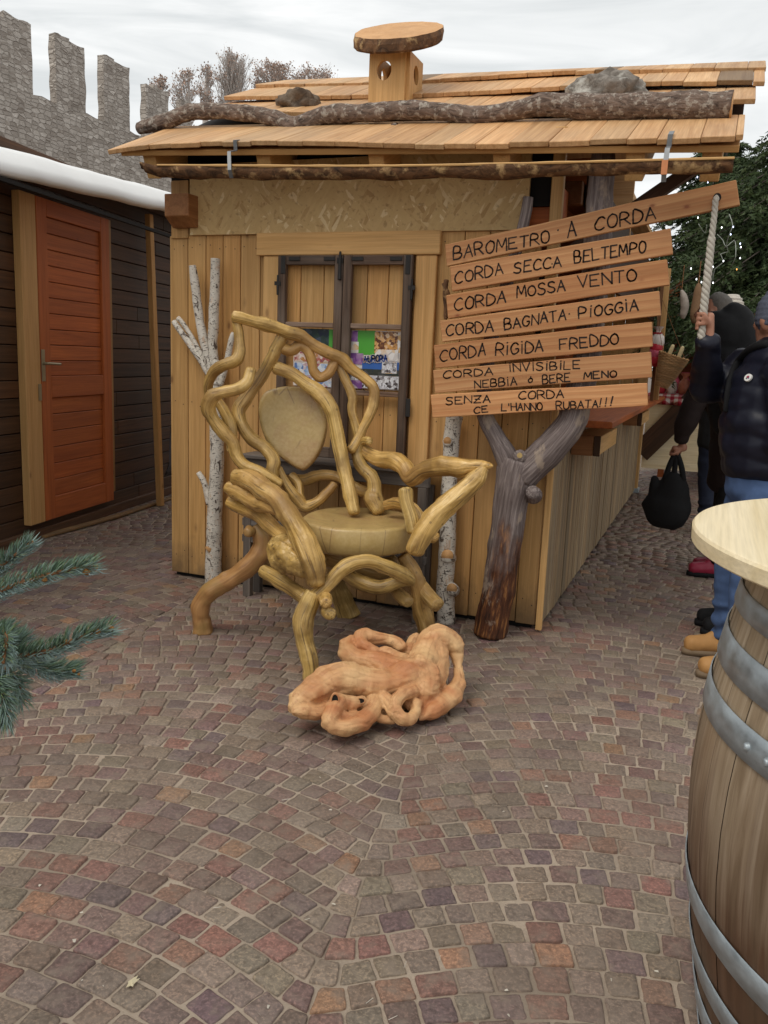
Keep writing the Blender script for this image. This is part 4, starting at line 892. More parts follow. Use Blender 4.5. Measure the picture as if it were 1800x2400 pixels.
# seat: a thick slab of trunk, softly rounded, dished on top
zc = .655
rim = [atZ('7', x, y, zc) for x, y in ((632, 350), (655, 318), (720, 294), (800, 285), (900, 284), (1010, 290), (1110, 305), (1165, 325), (1178, 350), (1150, 380), (1080, 392), (980, 398), (880, 396), (780, 388), (690, 372))]
def slab_mesh(name, rim, nrm, tk, bev, parent, mat, dish=.012):
    n0 = len(rim); R = []
    for i in range(n0):
        a, b, c, d = rim[i-1], rim[i], rim[(i+1) % n0], rim[(i+2) % n0]
        for j in range(5):
            u = j/5; R.append(.5*((2*b)+(c-a)*u+(2*a-5*b+4*c-d)*u*u+(3*b-a-3*c+d)*u**3))
    cen = sum(R, Vector())/len(R); n = len(R); nrm = nrm.normalized(); vs = []
    lay = [(.0, .72, -dish*.6), (0, .86, -dish*.3), (0, .95, -bev*.12), (0, .985, -bev*.45), (0, 1., -bev), (0, 1.015, -tk*.5), (0, .99, -tk+bev), (0, .93, -tk)]
    for _, s_, h in lay:
        for i, p in enumerate(R):
            k_ = 1 + .012*nv(p, 14, h*20); vs.append(cen + (p-cen)*s_*k_ + nrm*(h + .003*nv(p, 12, s_*9)))
    fs = [(l*n+i, (l+1)*n+i, (l+1)*n+(i+1) % n, l*n+(i+1) % n) for l in range(len(lay)-1) for i in range(n)]
    vs += [cen - nrm*dish, cen - nrm*tk]; k0 = len(lay)*n
    for rr_, s_ in (): pass
    fs += [(k0, i, (i+1) % n) for i in range(n)] + [(k0+1, (len(lay)-1)*n+(i+1) % n, (len(lay)-1)*n+i) for i in range(n)]
    m = MB(); m.add(vs, fs, (1, .5, .5, 1)); o = m.build(name, mat, parent, True)
    return o
slab_mesh('seat', rim, Vector((0, 0, 1)), .135, .015, chair, MT['slab'])
# backrest: a leaning slab shield
bn_ = Vector((.30, -.92, .22)).normalized(); bp = atY('6', 600, 640, -.50)
poly = [(428, 500), (460, 450), (520, 428), (585, 424), (650, 436), (705, 470), (738, 530), (756, 600), (750, 660), (728, 730), (690, 790), (650, 826), (620, 825), (575, 800), (520, 760), (470, 700), (440, 630), (425, 560)]
slab_mesh('backrest', [atP('6', x, y, bn_, bp) for x, y in poly], bn_, .075, .016, chair, MT['slab'], .004)

# ================================================================== KNOTTED ROOT lying in front of the chair
def yd(x, y): return -1.50 + (x-600)*.00032 + (600-y)*.00042
def rt(m, pts, dy=0, lump=.2):
    m.tube(ch('s', [(x, y, yd(x, y)+dy+(q[0] if q else 0), r) for x, y, r, *q in pts]), 18, .012, lump, 14, t=(1, .5, .5, 1), fine=.05)
m = MB()
# the big front limb and its left foot
rt(m, [(120, 800, 50), (165, 760, 92), (235, 710, 122), (330, 645, 132), (430, 585, 140), (550, 560, 148), (690, 590, 132), (830, 610, 118), (950, 575, 122), (1090, 525, 140), (1190, 560, 150), (1200, 650, 125), (1190, 740, 100, .02)])
rt(m, [(130, 820, 40), (230, 820, 66), (330, 830, 60), (420, 800, 60, .02)], -.01)
# beak shaped lump with the two knot holes and the lowest front lobe
rt(m, [(475, 715, 44, -.05), (480, 770, 72, -.058), (450, 840, 84, -.062), (420, 915, 78, -.062), (480, 945, 64, -.062), (590, 945, 66, -.062), (690, 905, 76, -.055), (755, 835, 76, -.035), (790, 750, 80, 0)])
rt(m, [(500, 730, 50, -.055), (590, 755, 62, -.05), (690, 735, 46, -.03)])
rt(m, [(500, 850, 60, -.055), (590, 870, 48, -.05), (660, 850, 40, -.045)])
# middle loop
rt(m, [(1090, 660, 66, -.03), (1020, 680, 52, -.05), (960, 740, 50, -.06), (955, 810, 56, -.06), (1010, 875, 60, -.06), (1080, 880, 52, -.055), (1120, 820, 46, -.04), (1130, 760, 50, -.02)])
rt(m, [(860, 720, 60, -.02), (910, 770, 54, -.045), (950, 840, 54, -.06)]); rt(m, [(1060, 740, 40, .0), (1080, 800, 34, .0)])
# right toe sweeping up and over to the top
rt(m, [(1150, 895, 16, -.015), (1190, 868, 40, -.015), (1250, 820, 66, -.01), (1330, 760, 80, .005), (1410, 690, 82, .02), (1462, 620, 66, .04), (1475, 540, 44, .06), (1462, 450, 42, .075), (1455, 380, 52, .07), (1425, 290, 84, .06), (1345, 235, 104, .05), (1255, 240, 106, .05), (1215, 330, 116, .04), (1180, 430, 132, .02), (1150, 520, 140)])
rt(m, [(1290, 330, 104, .04), (1300, 440, 92, .03), (1250, 570, 104, .015)])
# knuckles on the upper left
rt(m, [(1010, 310, 42, .09), (960, 262, 50, .1), (880, 235, 52, .1), (770, 222, 56, .09), (692, 205, 54, .085), (672, 255, 56, .07), (720, 300, 50, .055), (790, 330, 44, .05)], lump=.24)
rt(m, [(600, 245, 52, .1), (562, 285, 66, .09), (580, 355, 76, .06), (660, 410, 90, .045), (790, 440, 104, .035), (920, 470, 112, .025), (1040, 490, 110, .02)])
rt(m, [(850, 350, 58, .06), (930, 385, 76, .05), (1010, 420, 84, .03)])
rt(m, [(1130, 215, 38, .15), (1090, 270, 48, .14), (1066, 350, 56, .11)])
# hidden core carrying the limbs
rt(m, [(560, 680, 90, .10), (720, 720, 100, .10), (900, 700, 110, .10), (1080, 690, 105, .09)]); rt(m, [(820, 870, 36), (900, 895, 36), (940, 900, 30)], -.02); rt(m, [(790, 830, 60, .05), (900, 830, 70, .05)])
def rdisp(p, n): return .006*nv(p, 10) + .0032*(min(1., abs(nv((p.x*9+p.z*7, p.y*9, p.z*20), 1., 4))*5)-.8) + .0028*nv(p, 24) + .0015*nv((p.x*30+p.y*12, p.y*30, p.z*70), 1.)
rootm = fuse(m, 'driftwood_root', MT['root'], .0046, 2, disp=rdisp)
for v in rootm.data.vertices:
    if v.co.z < .004: v.co.z = .004
tag(rootm, 'knotted orange driftwood root lying on the cobbles before the chair', 'root')
for (x, y, rx, rz_) in ((468, 728, 26, 44), (672, 735, 34, 20)):
    # knot hole: a short rim ring and a flat black disc painting its shade
    d = ray('s', x, y).normalized(); dg = bpy.context.evaluated_depsgraph_get(); dg.update(); hit, loc, nr, _ = rootm.ray_cast(C, d)
    if hit:
        ax = RT; az = UP; r1, r2 = rr('s', rx, loc), rr('s', rz_, loc); m = MB(); n_ = 18; vs = []
        for (k_, dd) in ((1.45, .006), (1.25, -.006), (1.0, -.006), (.9, .008)):
            for i in range(n_): a_ = 2*math.pi*i/n_; vs.append(loc + ax*math.cos(a_)*r1*k_ + az*math.sin(a_)*r2*k_ + d*dd)
        m.add(vs, [(l*n_+i, l*n_+(i+1) % n_, (l+1)*n_+(i+1) % n_, (l+1)*n_+i) for l in range(3) for i in range(n_)], (1, .5, .5, 1)); kr = m.build('knot_rim', MT['root'], rootm, True)
        m = MB(); m.add([loc + ax*math.cos(2*math.pi*i/n_)*r1 + az*math.sin(2*math.pi*i/n_)*r2 - d*.0015 for i in range(n_)], [tuple(range(n_))]); m.build('knot_hole', MT['black'], kr)
# ================================================================== SHED on the left
SA = atZ('x', 81, 1264); SB = atZ('x', 407, 1153); sdir = (SB-SA).normalized(); snor = Vector((sdir.y, -sdir.x, 0))
def SW(u, v, z): return SA + sdir*u + snor*v + Vector((0, 0, z))     # along, out of the wall, up
def sp(c, x, y, v=0.):
    p = atP(c, x, y, snor, SA + snor*v); return (p-SA).dot(sdir), p.z
shed = thing('market_shed', SW(0, 0, 0), 'dark brown market shed with white covered roof and orange plank door', 'shed')
def sbox(m, u0, u1, v0, v1, z0, z1, g='x', t=None): m.hexa([SW(u0, v1, z0), SW(u1, v1, z0), SW(u1, v0, z0), SW(u0, v0, z0), SW(u0, v1, z1), SW(u1, v1, z1), SW(u1, v0, z1), SW(u0, v0, z1)], g, t)
m = MB(); z = .06
while z < 2.75:
    h_ = .125; u = -4.2
    while u < 6.5:
        u2 = min(u+random.uniform(2.0, 3.5), 6.5); sbox(m, u+.002, u2-.002, -.03, random.uniform(-.002, .002), z+.003, z+h_-.004, 'x', tint(.7, 1.35)); u = u2
    z += h_
m.build('wall_boards', MT['dark'], shed, bevel=.004)
m = MB(); sbox(m, -4.2, 6.5, -2.4, -.035, .0, 2.5); m.build('shed_body', MT['black'], shed)
m = MB(); sbox(m, -4.2, 6.5, -.02, .03, .0, .075, 'x', (1.6, .5, .5, 1)); m.build('ground_plank', MT['dark'], shed, bevel=.004)
(d0, zt0), (d1, zt1) = sp('3', 200, 130, .05), sp('3', 622, 205, .05); zb0 = .13; ztd = 2.28
m = MB(); du = d1-d0; stl = .13
sbox(m, d0, d0+stl, .015, .055, zb0, 2.48, 'z', (1, .4, .5, 1)); sbox(m, d1-stl, d1, .015, .055, zb0, 2.48, 'z', (1, .5, .2, 1))
zm = sp('3', 420, 1300, .05)[1]
sbox(m, d0+stl, d1-stl, .015, .053, zb0, zb0+.17, 'x', (1, .5, .5, 1)); sbox(m, d0+stl, d1-stl, .015, .053, zm, zm+.16, 'x', (.95, .5, .5, 1)); sbox(m, d0+stl, d1-stl, .015, .053, 2.36, 2.48, 'x')
for za, zb in ((zb0+.17, zm), (zm+.16, 2.36)):
    n_ = max(2, round((zb-za)/.118)); hh = (zb-za)/n_
    for i in range(n_): sbox(m, d0+stl, d1-stl, .012, .036, za+hh*i+.002, za+hh*(i+1)-.002, 'x', tint(.88, 1.1))
door = m.build('door', MT['orange'], shed, bevel=.004)
hu, hz = sp('3', 250, 1110, .06); m = MB(); sbox(m, hu-.021, hu+.021, .056, .062, hz-.13, hz+.10, 'z')
for q in ((-.004, .062), ): m.tube([(SW(hu, .06, hz), .011), (SW(hu, .095, hz), .010), (SW(hu+.03, .105, hz), .010), (SW(hu+.15, .105, hz-.004), .009)], 10, lump=.02)
m.build('handle', MT['brass'], door, bevel=.001)
p0, p1 = sp('3', 108, 900, .06)[0], sp('3', 180, 900, .06)[0]
m = MB(); sbox(m, d0-.20, d0-.015, .0, .06, .13, 2.48, 'z', (.86, .5, .5, 1)); jb = m.build('door_post', MT['trim'], shed, bevel=.004)
ku, kz = sp('3', 172, 1280, .065); m = MB(); sbox(m, d0-.055, d0-.02, .061, .066, kz-.06, kz+.06, 'z'); m.build('strike_plate', MT['brass'], jb)
m = MB(); sbox(m, d1+.004, d1+.05, .0, .045, .2, 2.48, 'z', (.5, .8, .5, 1)); m.build('door_post', MT['trim'], shed, bevel=.004)
# white roof cover: rounded soft roll along the eave, sheet behind
EV = .30
prof = [(-2.6, .75), (-1.4, .50), (-.5, .32), (-.1, .265), (EV-.16, .245), (EV-.10, .205), (EV-.035, .12), (EV+.022, .035), (EV-.02, .0), (EV-.05, .01), (EV-.05, .08), (-.1, .12), (-2.6, .6)]
eu0, ez0 = sp('x', 0, 410, EV); eu1, ez1 = sp('x', 386, 496, EV); sl = (ez1-ez0)/(eu1-eu0)
m = MB(); vs = []; nU = 60; k = len(prof)
for i in range(nU+1):
    u = -4.4 + 11.2*i/nU; zb = ez0 + sl*(u-eu0) if u > eu0 else ez0
    for a, b in prof:
        wob = .012*nv((u*2.2, a*3, 1), 1.) + .006*nv((u*7, a*5, 4), 1.); vs.append(SW(u, a + wob*.5, zb + b*.86 + wob))
m.add(vs, [(i*k+j, (i+1)*k+j, (i+1)*k+j+1, i*k+j+1) for i in range(nU) for j in range(k-1)] + [tuple(range(k))[::-1], tuple(nU*k+j for j in range(k))], (1, .5, .5, 1))
def tarp():
    n = NT('white_pvc_cover'); f = n.noise(n.coords('o', (3, 3, 3)), 1., 4); return n.done(n.mix(f, (.80,.80,.79), (.90,.90,.89)), .5, f, .2, .01, .3)
m.build('roof_cover', tarp(), shed, True)
m = MB(); sbox(m, -4.3, 6.6, EV-.03, EV+.0, ez0-.03, ez0-.004, 'x'); m.build('eave_board', MT['black'], shed)
# timber leaning in front of the shed wall and the batten on the ground
ua, za = sp('3', 858, 252, .12); ub, _ = sp('3', 922, 1935, .12)
pa = atP('3', 858, 252, snor, SA+snor*.10); pb = atZ('3', 924, 1930, .0)
m = MB(); m.beam(pb+Vector((0, 0, .0)), pa, .055, .055, (0, 1, 0), (.85, .6, .5, 1)); tag(m.build('leaning_timber', MT['trim'], bevel=.004), 'long square pale timber leaning against the dark shed wall', 'timber')
pa, pb = atZ('3', 240, 2110, .012), atZ('3', 1005, 1880, .012); pm_ = atZ('3', 690, 1985, .02)
m = MB(); m.beam(pa, pm_, .06, .02, (0, 0, 1), (.75, .5, .5, 1)); m.beam(pm_, pb, .05, .02, (0, 0, 1), (.8, .5, .5, 1)); tag(m.build('wood_strip', MT['board'], bevel=.003), 'thin wooden strip lying on the ground along the shed', 'wood strip')
m = MB(); vs = []; n_ = 24
for i in range(n_+1):
    for j in range(7):
        u = i/n_; p = atY('3', 975 + 12*math.sin(u*3) - (1-abs(2*u-1))*6 + j*12 - 30*(u > .9)*(u-.9)*5, 1230 + 520*u, 2.3); vs.append(p + Vector((0, .05*math.sin(j*1.7+u*4), 0)))
m.add(vs, [(i*7+j, i*7+j+1, (i+1)*7+j+1, (i+1)*7+j) for i in range(n_) for j in range(6)]); cl_ = m.build('tarpaulin', plain('grey_tarp', (.16,.15,.16), .6), None, True)
sm = cl_.modifiers.new('t', 'SOLIDIFY'); sm.thickness = .004; tag(cl_, 'grey tarpaulin hanging in the gap between shed and hut', 'tarpaulin')

# ================================================================== CASTLE WALL
T1 = 30.
cA = atT('x', 76, 217, T1); r2 = ray('x', 304, 304); cB = C + r2*((cA.z-C.z)/r2.z)
cd = Vector((cB.x-cA.x, cB.y-cA.y, 0)).normalized(); cn = Vector((cd.y, -cd.x, 0))
if cn.dot(C-cA) < 0: cn = -cn
CB = Vector((cA.x, cA.y, 0)); CH = cA.z
castle = thing('castle_wall', CB, 'tall grey stone castle wall with toothed battlements rising behind the shed', 'castle wall')
def rough(m, u0, u1, v0, v1, z0, z1, st=.3, amp=.05, crumble=.12):
    """a stone block with uneven faces: gridded box"""
    nu, nvv, nz_ = max(2, int((u1-u0)/st)), max(2, int((v1-v0)/st)), max(2, int((z1-z0)/st)); idx = {}; vs, gs, fs = [], [], []
    def V(i, j, k):
        q = (i, j, k)
        if q not in idx:
            u, v, z = u0+(u1-u0)*i/nu, v0+(v1-v0)*j/nvv, z0+(z1-z0)*k/nz_
            p = Vector((u, v*1.3+7, z)); du, dv, dz = (amp*noise.noise(p*1.7+Vector((o,)*3)) for o in (0, 9, 21))
            if k == nz_: dz = -abs(crumble*noise.noise(p*1.3+Vector((3,)*3)))*2 + .04*noise.noise(p*5)
            idx[q] = len(vs); vs.append(CB + cd*(u+du) + cn*(v+dv) + Vector((0, 0, z+dz))); gs.append((u, v, z))
        return idx[q]
    for i in range(nu):
        for k in range(nz_): fs += [(V(i,nvv,k), V(i,nvv,k+1), V(i+1,nvv,k+1), V(i+1,nvv,k)), (V(i,0,k), V(i+1,0,k), V(i+1,0,k+1), V(i,0,k+1))]
        for j in range(nvv): fs += [(V(i,j,nz_), V(i+1,j,nz_), V(i+1,j+1,nz_), V(i,j+1,nz_))]
    for j in range(nvv):
        for k in range(nz_): fs += [(V(0,j,k), V(0,j,k+1), V(0,j+1,k+1), V(0,j+1,k)), (V(nu,j,k), V(nu,j+1,k), V(nu,j+1,k+1), V(nu,j,k+1))]
    m.add(vs, fs, (1, .5, .5, 1), gs)
def cp(x, y, v=0.):
    p = atP('x', x, y, cn, cA + cn*v); return (p-cA).dot(cd), p.z
m = MB(); rough(m, -14, 46, -1.6, 0, 0, CH, .45); m.build('curtain_wall', MT['stone'], castle)
for (xa, xb, yt, x2, yt2) in ((-60, 14, 44, 73, 54), (113, 160, 90, 199, 112), (228, 268, 138, 303, 158), (328, 364, 206, 396, 214), (410, 428, 234, 446, 236)):
    TH = .34; m = MB(); ua, za = cp(xa, yt, -TH); ub, _ = cp(xb, yt, -.05); uc, zc_ = cp(x2, yt2, -.08)
    ub = max(ub, ua+.3); uc = max(uc, ub+.3)
    rough(m, ua, ub, -TH, -.02, CH-.3, cp(xb, yt, -.05)[1], .16, .05, .07); rough(m, ub-.03, uc, -TH-.04, -.10, CH-.32, zc_, .16, .05, .07)
    m.build('merlon', MT['stone'], castle)
for i in range(1, 6):
    ua = 30*0 + cp(446, 236)[0] + 4.4*i; m = MB(); rough(m, ua, ua+1.3, -.75, -.02, CH-.3, CH+2.6, .35); rough(m, ua+1.27, ua+2.5, -.8, -.07, CH-.32, CH+2.3, .35); m.build('merlon', MT['stone'], castle)

# ================================================================== TREES beyond
MT['bareleaf'] = plain('hazed_withered_leaf', (.42,.29,.225), .8, .4, 8); MT['baretwig'] = plain('hazed_bare_twig', (.50,.455,.42), .9, .3, 8)  # both tones paled, distance haze put into the colour
def bare_tree(px, ptop, T, wpx, lb, ntw, leafn, up_, seed):
    random.seed(seed); top = atT('x', px, ptop, T); H_ = top.z; base = Vector((top.x, top.y, 0)); Rw = wpx*1.25*T/F/2; ch_h = min(H_*.6, Rw*(3.4 if up_ > 1 else 2.3))
    t = thing('bare_tree', base, lb, 'tree', 'trees behind the castle wall')
    m = MB(); lv = MB(); tips = []
    m.tube([(base, H_*.014), (base+UPV*(H_-ch_h), H_*.010), (base+UPV*(H_-ch_h*.35)+Vector((.1, .1, 0)), H_*.004), (base+UPV*(H_-ch_h*.06), .008)], 6, 1., 0, 1, 'flat')
    def twig(p, d, l, r, dep):
        q = p + d*l; mid = p.lerp(q, .5) + Vector((random.uniform(-1, 1), random.uniform(-1, 1), -.4*up_))*l*.08
        m.tube([(p, r), (mid, r*.8), (q, r*.45)], 3, l, 0, 1, 'flat'); tips.extend((mid, q, q))
        if dep < 2:
            for i in range(4 if dep == 0 else 3):
                o = p.lerp(q, random.uniform(.25, .95)); a = (d + Vector((random.uniform(-1, 1), random.uniform(-1, 1), random.uniform(-.2, .9)))*(.55 if up_ > 1 else .85)).normalized(); twig(o, a, l*random.uniform(.35, .55), r*.55, dep+1)
    for i in range(int(ntw*2.1)):
        f = random.random(); z = H_ - ch_h*(1-f*.93); prof = math.sqrt(max(.02, 1-((f-.38)/.62)**2)) if f > .38 else .55+.45*f/.38
        a_ = random.uniform(0, 2*math.pi); l = max(.25, Rw*prof*random.uniform(.7, 1.1)*(1.5 if up_ > 1 else 1.)); d = Vector((math.cos(a_), math.sin(a_), up_*random.uniform(.7, 1.4))).normalized()
        twig(base + UPV*(z - l*(.55 if up_ > 1 else .25)), d, l, .012+.03*l*.35, 0)
    m.build('trunk', MT['baretwig'], t)
    for i in range(leafn):
        q = random.choice(tips) + Vector((random.gauss(0, .07), random.gauss(0, .07), random.gauss(0, .07))); s_ = random.uniform(.03, .07)
        a = Vector((random.uniform(-1, 1), random.uniform(-1, 1), random.uniform(-1, 1))).normalized()*s_; b = a.orthogonal().normalized()*s_*.65
        lv.add([q-a, q+b, q+a, q-b], [(0, 1, 2, 3)], tint(.6, 1.3))
    lv.build('crown', MT['bareleaf'], t)
UPV = Vector((0, 0, 1))
bare_tree(375, 182, 42, 46, 'small thin bare tree leftmost behind the last battlements', 26, 500, .8, 3)
bare_tree(437, 162, 42, 62, 'bare tree with sparse leaves left of the tall poplar', 34, 800, 1.3, 4)
bare_tree(482, 152, 44, 44, 'narrow bare tree just left of the tall poplar', 26, 600, 1.6, 5)
bare_tree(545, 122, 46, 96, 'tallest slender grey poplar with upright twigs', 80, 1500, 2.4, 6)
bare_tree(640, 146, 44, 92, 'round brown leaved tree right of the tall poplar', 60, 3200, .7, 8)
bare_tree(735, 155, 46, 106, 'low brown leaved tree farthest right beside the chimney', 60, 3000, .6, 9)
random.seed(21)

# ================================================================== BARREL TABLE
bc = Vector((3.8154, -2.7166, 0)); ZT = 1.16; RTOP = .65
bt = thing('barrel_table', bc, 'big oak cask with zinc hoops serving as a round standing table', 'barrel table')
BP = [(.0, .508), (.05, .519), (.154, .540), (.25, .556), (.34, .571), (.41, .582), (.48, .591), (.55, .598), (.65, .601), (.73, .597), (.80, .590), (.854, .582), (.91, .571), (.96, .562), (1.01, .552), (1.05, .544), (1.10, .532)]
def brad(z):
    for (a, r0), (b, r1) in zip(BP, BP[1:]):
        if a <= z <= b: return r0 + (r1-r0)*(z-a)/(b-a)
    return BP[0][1] if z < 0 else BP[-1][1]
m = MB(); ns = 44; random.seed(12)
for i in range(ns):
    a0, a1 = 2*math.pi*i/ns + .0008, 2*math.pi*(i+1)/ns - .0008; t = tint(.78, 1.15); o = random.uniform(0, 40); vs, gs = [], []; nz_ = 24; dr = random.uniform(-.001, .001)
    for k in range(nz_+1):
        z = .012 + 1.085*k/nz_; r_ = brad(z) + dr
        for q in range(4):
            a = a0 + (a1-a0)*q/3; e = .0018 if q in (0, 3) else 0
            vs.append(bc + Vector((math.cos(a)*(r_-e), math.sin(a)*(r_-e), z))); gs.append((a*.6+o, 0, z))
    m.add(vs, [(k*4+q, k*4+q+1, k*4+q+5, k*4+q+4) for k in range(nz_) for q in range(3)], t, gs)
vs = [bc + Vector((math.cos(2*math.pi*i/44)*.51, math.sin(2*math.pi*i/44)*.50, z)) for z in (.03, 1.08) for i in range(44)]; m.add(vs, [tuple(range(44))[::-1], tuple(range(44, 88))] + [(i, (i+1) % 44, 44+(i+1) % 44, 44+i) for i in range(44)], (.5, .5, .5, 1))
def oak():
    n = NT('cask_oak'); g = n.noise(n.coords('grain', (34, 34, 2.2)), 1., 5, .62, .8); big = n.noise(n.coords('o', (3, 3, 1.6)), 1., 4, .6)
    c = n.ramp(g, (.3, (.19,.135,.08)), (.48, (.31,.235,.155)), (.68, (.43,.345,.25)))
    sx = n.n('ShaderNodeSeparateXYZ'); n.l(n.coords('o'), sx.inputs[0]); st_ = n.noise(n.coords('grain', (60, 60, 2.5)), 1., 4, .6); lo = n.ramp(n.math('ADD', sx.outputs[2], n.math('ADD', n.math('MULTIPLY', n.math('SUBTRACT', big, .5), .5), n.math('MULTIPLY', n.math('SUBTRACT', st_, .5), .35))), (.48, 1.), (.82, 0.))
    c = n.mix(n.math('MULTIPLY', lo, .94), c, n.mix(g, (.030,.012,.005), (.125,.055,.023)))          # wine and damp soaked into the lower staves
    c = n.mix(n.ramp(big, (.55, 0.), (.72, .5)), c, (.12,.085,.05)); c, _, _ = n.tintmul(c)
    return n.done(c, n.ramp(big, (.35, .4), (.65, .7)), g, .4, .004, .4)
MT['oak'] = oak(); m.build('staves', MT['oak'], bt, True)
def hoop(z0, z1, riv=None):
    m = MB(); n_ = 120; vs, gs = [], []
    for (z, dz) in ((z0, .002), (z0, .0045), ((z0+z1)/2, .0045), (z1, .0045), (z1, .002)):
        for i in range(n_):
            a = 2*math.pi*i/n_; r_ = brad(z)+dz; vs.append(bc + Vector((math.cos(a)*r_, math.sin(a)*r_, z + .003*math.sin(a*2+z*9)))); gs.append((a*.6, r_, z))
    m.add(vs, [(l*n_+i, l*n_+(i+1) % n_, (l+1)*n_+(i+1) % n_, (l+1)*n_+i) for l in range(4) for i in range(n_)], None, gs); h = m.build('hoop', MT['zinc'], bt, True)
    if riv:
        for a in riv:
            zc_ = (z0+z1)/2; p = bc + Vector((math.cos(a)*(brad(zc_)+.0045), math.sin(a)*(brad(zc_)+.0045), zc_)); d = Vector((math.cos(a), math.sin(a), 0))
            m = MB(); m.tube([(p-d*.003, .009), (p+d*.003, .007)], 10, lump=0); m.build('rivet', MT['zinc'], h, True)
        a = riv[-1]+.055; m = MB(); p = lambda z, da=0, e=.006: bc + Vector((math.cos(a+da)*(brad(z)+e), math.sin(a+da)*(brad(z)+e), z)); m.tube([(p(z0), .0025), (p((z0+z1)/2, -.012), .0025), (p(z1), .0025)], 6, lump=0); m.build('hoop_seam', MT['iron'], h)
def zat(c, x, y, r):                       # height on the cask's flank seen at a photo point
    d = ray(c, x, y); d2 = Vector((d.x, d.y)); t = ((bc.xy - C.xy).dot(d2))/d2.dot(d2); return (C + d*t).z
HZ = [(zat('b', 715, 1520, 0), zat('b', 760, 1300, 0)+.0), (zat('b', 562, 1950, 0), zat('b', 620, 1730, 0))]
hoop(1.008, 1.05); hoop(.900, .962); hoop(.80, .856, (math.pi*1.155, math.pi*1.185)); hoop(.420, .475); hoop(.278, .332); hoop(.172, .230); hoop(.045, .115)
m = MB(); n_ = 120; vs = []; seg = 9
for (z, r_) in ((ZT-.034, RTOP-.006), (ZT-.030, RTOP-.001), (ZT-.006, RTOP), (ZT-.001, RTOP-.004), (ZT, RTOP-.01)):
    vs += [bc + Vector((math.cos(2*math.pi*i/n_)*r_, math.sin(2*math.pi*i/n_)*r_, z)) for i in range(n_)]
m.add(vs, [(l*n_+i, l*n_+(i+1) % n_, (l+1)*n_+(i+1) % n_, (l+1)*n_+i) for l in range(4) for i in range(n_)] + [tuple(range(n_))[::-1], tuple(4*n_+i for i in range(n_))], (1, .3, .5, 1), [(v[0], v[2], v[1]) for v in vs])
MT['top'] = wood('pale_plywood', (.72,.60,.36), (.90,.80,.58), knots=.12, dirt=.1, dirtc=(.6,.48,.3), rough=.42, bs=.1, across=16); m.build('tabletop', MT['top'], bt)
m = MB(); m.tube([(bc+Vector((0, 0, 1.08)), .45), (bc+Vector((0, 0, ZT-.033)), .45)], 40, lump=0, cap='flat'); m.build('tabletop_support', MT['oak'], bt)

# ================================================================== BLUE SPRUCE at the left edge
def needles_mat():
    n = NT('blue_spruce_needle'); a = n.attr('tint').outputs['Color']; s_ = n.n('ShaderNodeSeparateColor'); n.l(a, s_.inputs[0])
    c = n.mix(s_.outputs[1], (.10,.165,.10), (.235,.315,.315)); c = n.mix(n.ramp(s_.outputs[2], (.82, 0.), (.95, .7)), c, (.16,.20,.07)); c, _, _ = n.tintmul(c)
    return n.done(c, .5, spec=.4)
MT['needle'] = needles_mat(); MT['bud'] = bark('spruce_bud', (.20,.08,.02), (.45,.22,.07), (.5,.3,.12), (160, 160, 160), .5)
spb = atT('n', -1750, 1300, 1.32); spruce = thing('blue_spruce', (spb.x, spb.y, 0), 'blue green spruce tree reaching in with bristly twigs at the left edge', 'spruce tree')
def needle_run(m, ch_, nn, ln, spread=1.05, bias=.25, tip=.25, thin=.00075):
    P = [c[0] for c in ch_]; seg = [(b-a).length for a, b in zip(P, P[1:])]; tot = sum(seg)
    for k in range(nn):
        s_ = tot*(random.random()); q = s_; i = 0
        while i < len(seg)-1 and q > seg[i]: q -= seg[i]; i += 1
        d = (P[i+1]-P[i]).normalized(); p = P[i].lerp(P[i+1], min(1, q/seg[i])); a = d.orthogonal().normalized(); b = d.cross(a); an = random.uniform(0, 2*math.pi)
        rdir = a*math.cos(an) + b*math.sin(an); l = ln*random.uniform(.75, 1.12); u_ = Vector((0, 0, 1))
        fw = random.uniform(.35, .8) + (.9*(s_/tot > 1-tip)*random.random())
        v0 = (rdir*spread + d*fw + u_*bias).normalized(); v1 = (rdir*spread*.55 + d*(fw+.45) + u_*(bias+.25)).normalized()
        p0 = p + rdir*.0025; p1 = p0 + v0*l*.55; p2 = p1 + v1*l*.45; sd_ = v0.cross(Vector((random.uniform(-1, 1), random.uniform(-1, 1), random.uniform(-1, 1)))).normalized(); up_ = sd_.cross(v0)
        t = (random.uniform(.75, 1.3), min(1, max(0, .5 + .4*rdir.z*-1 + random.uniform(-.35, .35))), random.random(), 1)
        R3 = [sd_*thin, (-sd_*.5+up_*.87)*thin, (-sd_*.5-up_*.87)*thin]
        m.add([p0+r for r in R3] + [p1+r for r in R3] + [p2], [(0,1,4,3), (1,2,5,4), (2,0,3,5), (3,4,6), (4,5,6), (5,3,6)], t)
def spruce_branch(pts, buds, nn, t0=1.15, ln=.024, off=0):
    ch_ = []
    for x, y, r, *dt in pts: p = atT('n', x, y, t0 + (dt[0] if dt else 0)); ch_.append((p, rr('n', r, p)))
    m = MB(); m.tube(ch_, 10, .006, .15, 60, fine=.1); b = m.build('branch', MT['twig'], spruce, True)
    m = MB(); needle_run(m, ch_, nn, ln); m.build('needles', MT['needle'], b)
    for x, y, r in buds:
        p = atT('n', x, y, t0-.004); m = MB(); r_ = rr('n', r, p); m.tube([(p+Vector((-r_*.8, 0, -r_*.2)), r_*.75), (p, r_), (p+Vector((r_*.9, -.001, r_*.2)), r_*.5)], 10, .002, .25, 220, fine=.15); m.build('bud', MT['bud'], b, True)
spruce_branch([(-420, 1000, 26, .05), (-160, 690, 20, .03), (0, 520, 18, .02), (150, 400, 15), (295, 290, 12)], [(262, 298, 18), (300, 284, 18)], 700, 1.17)
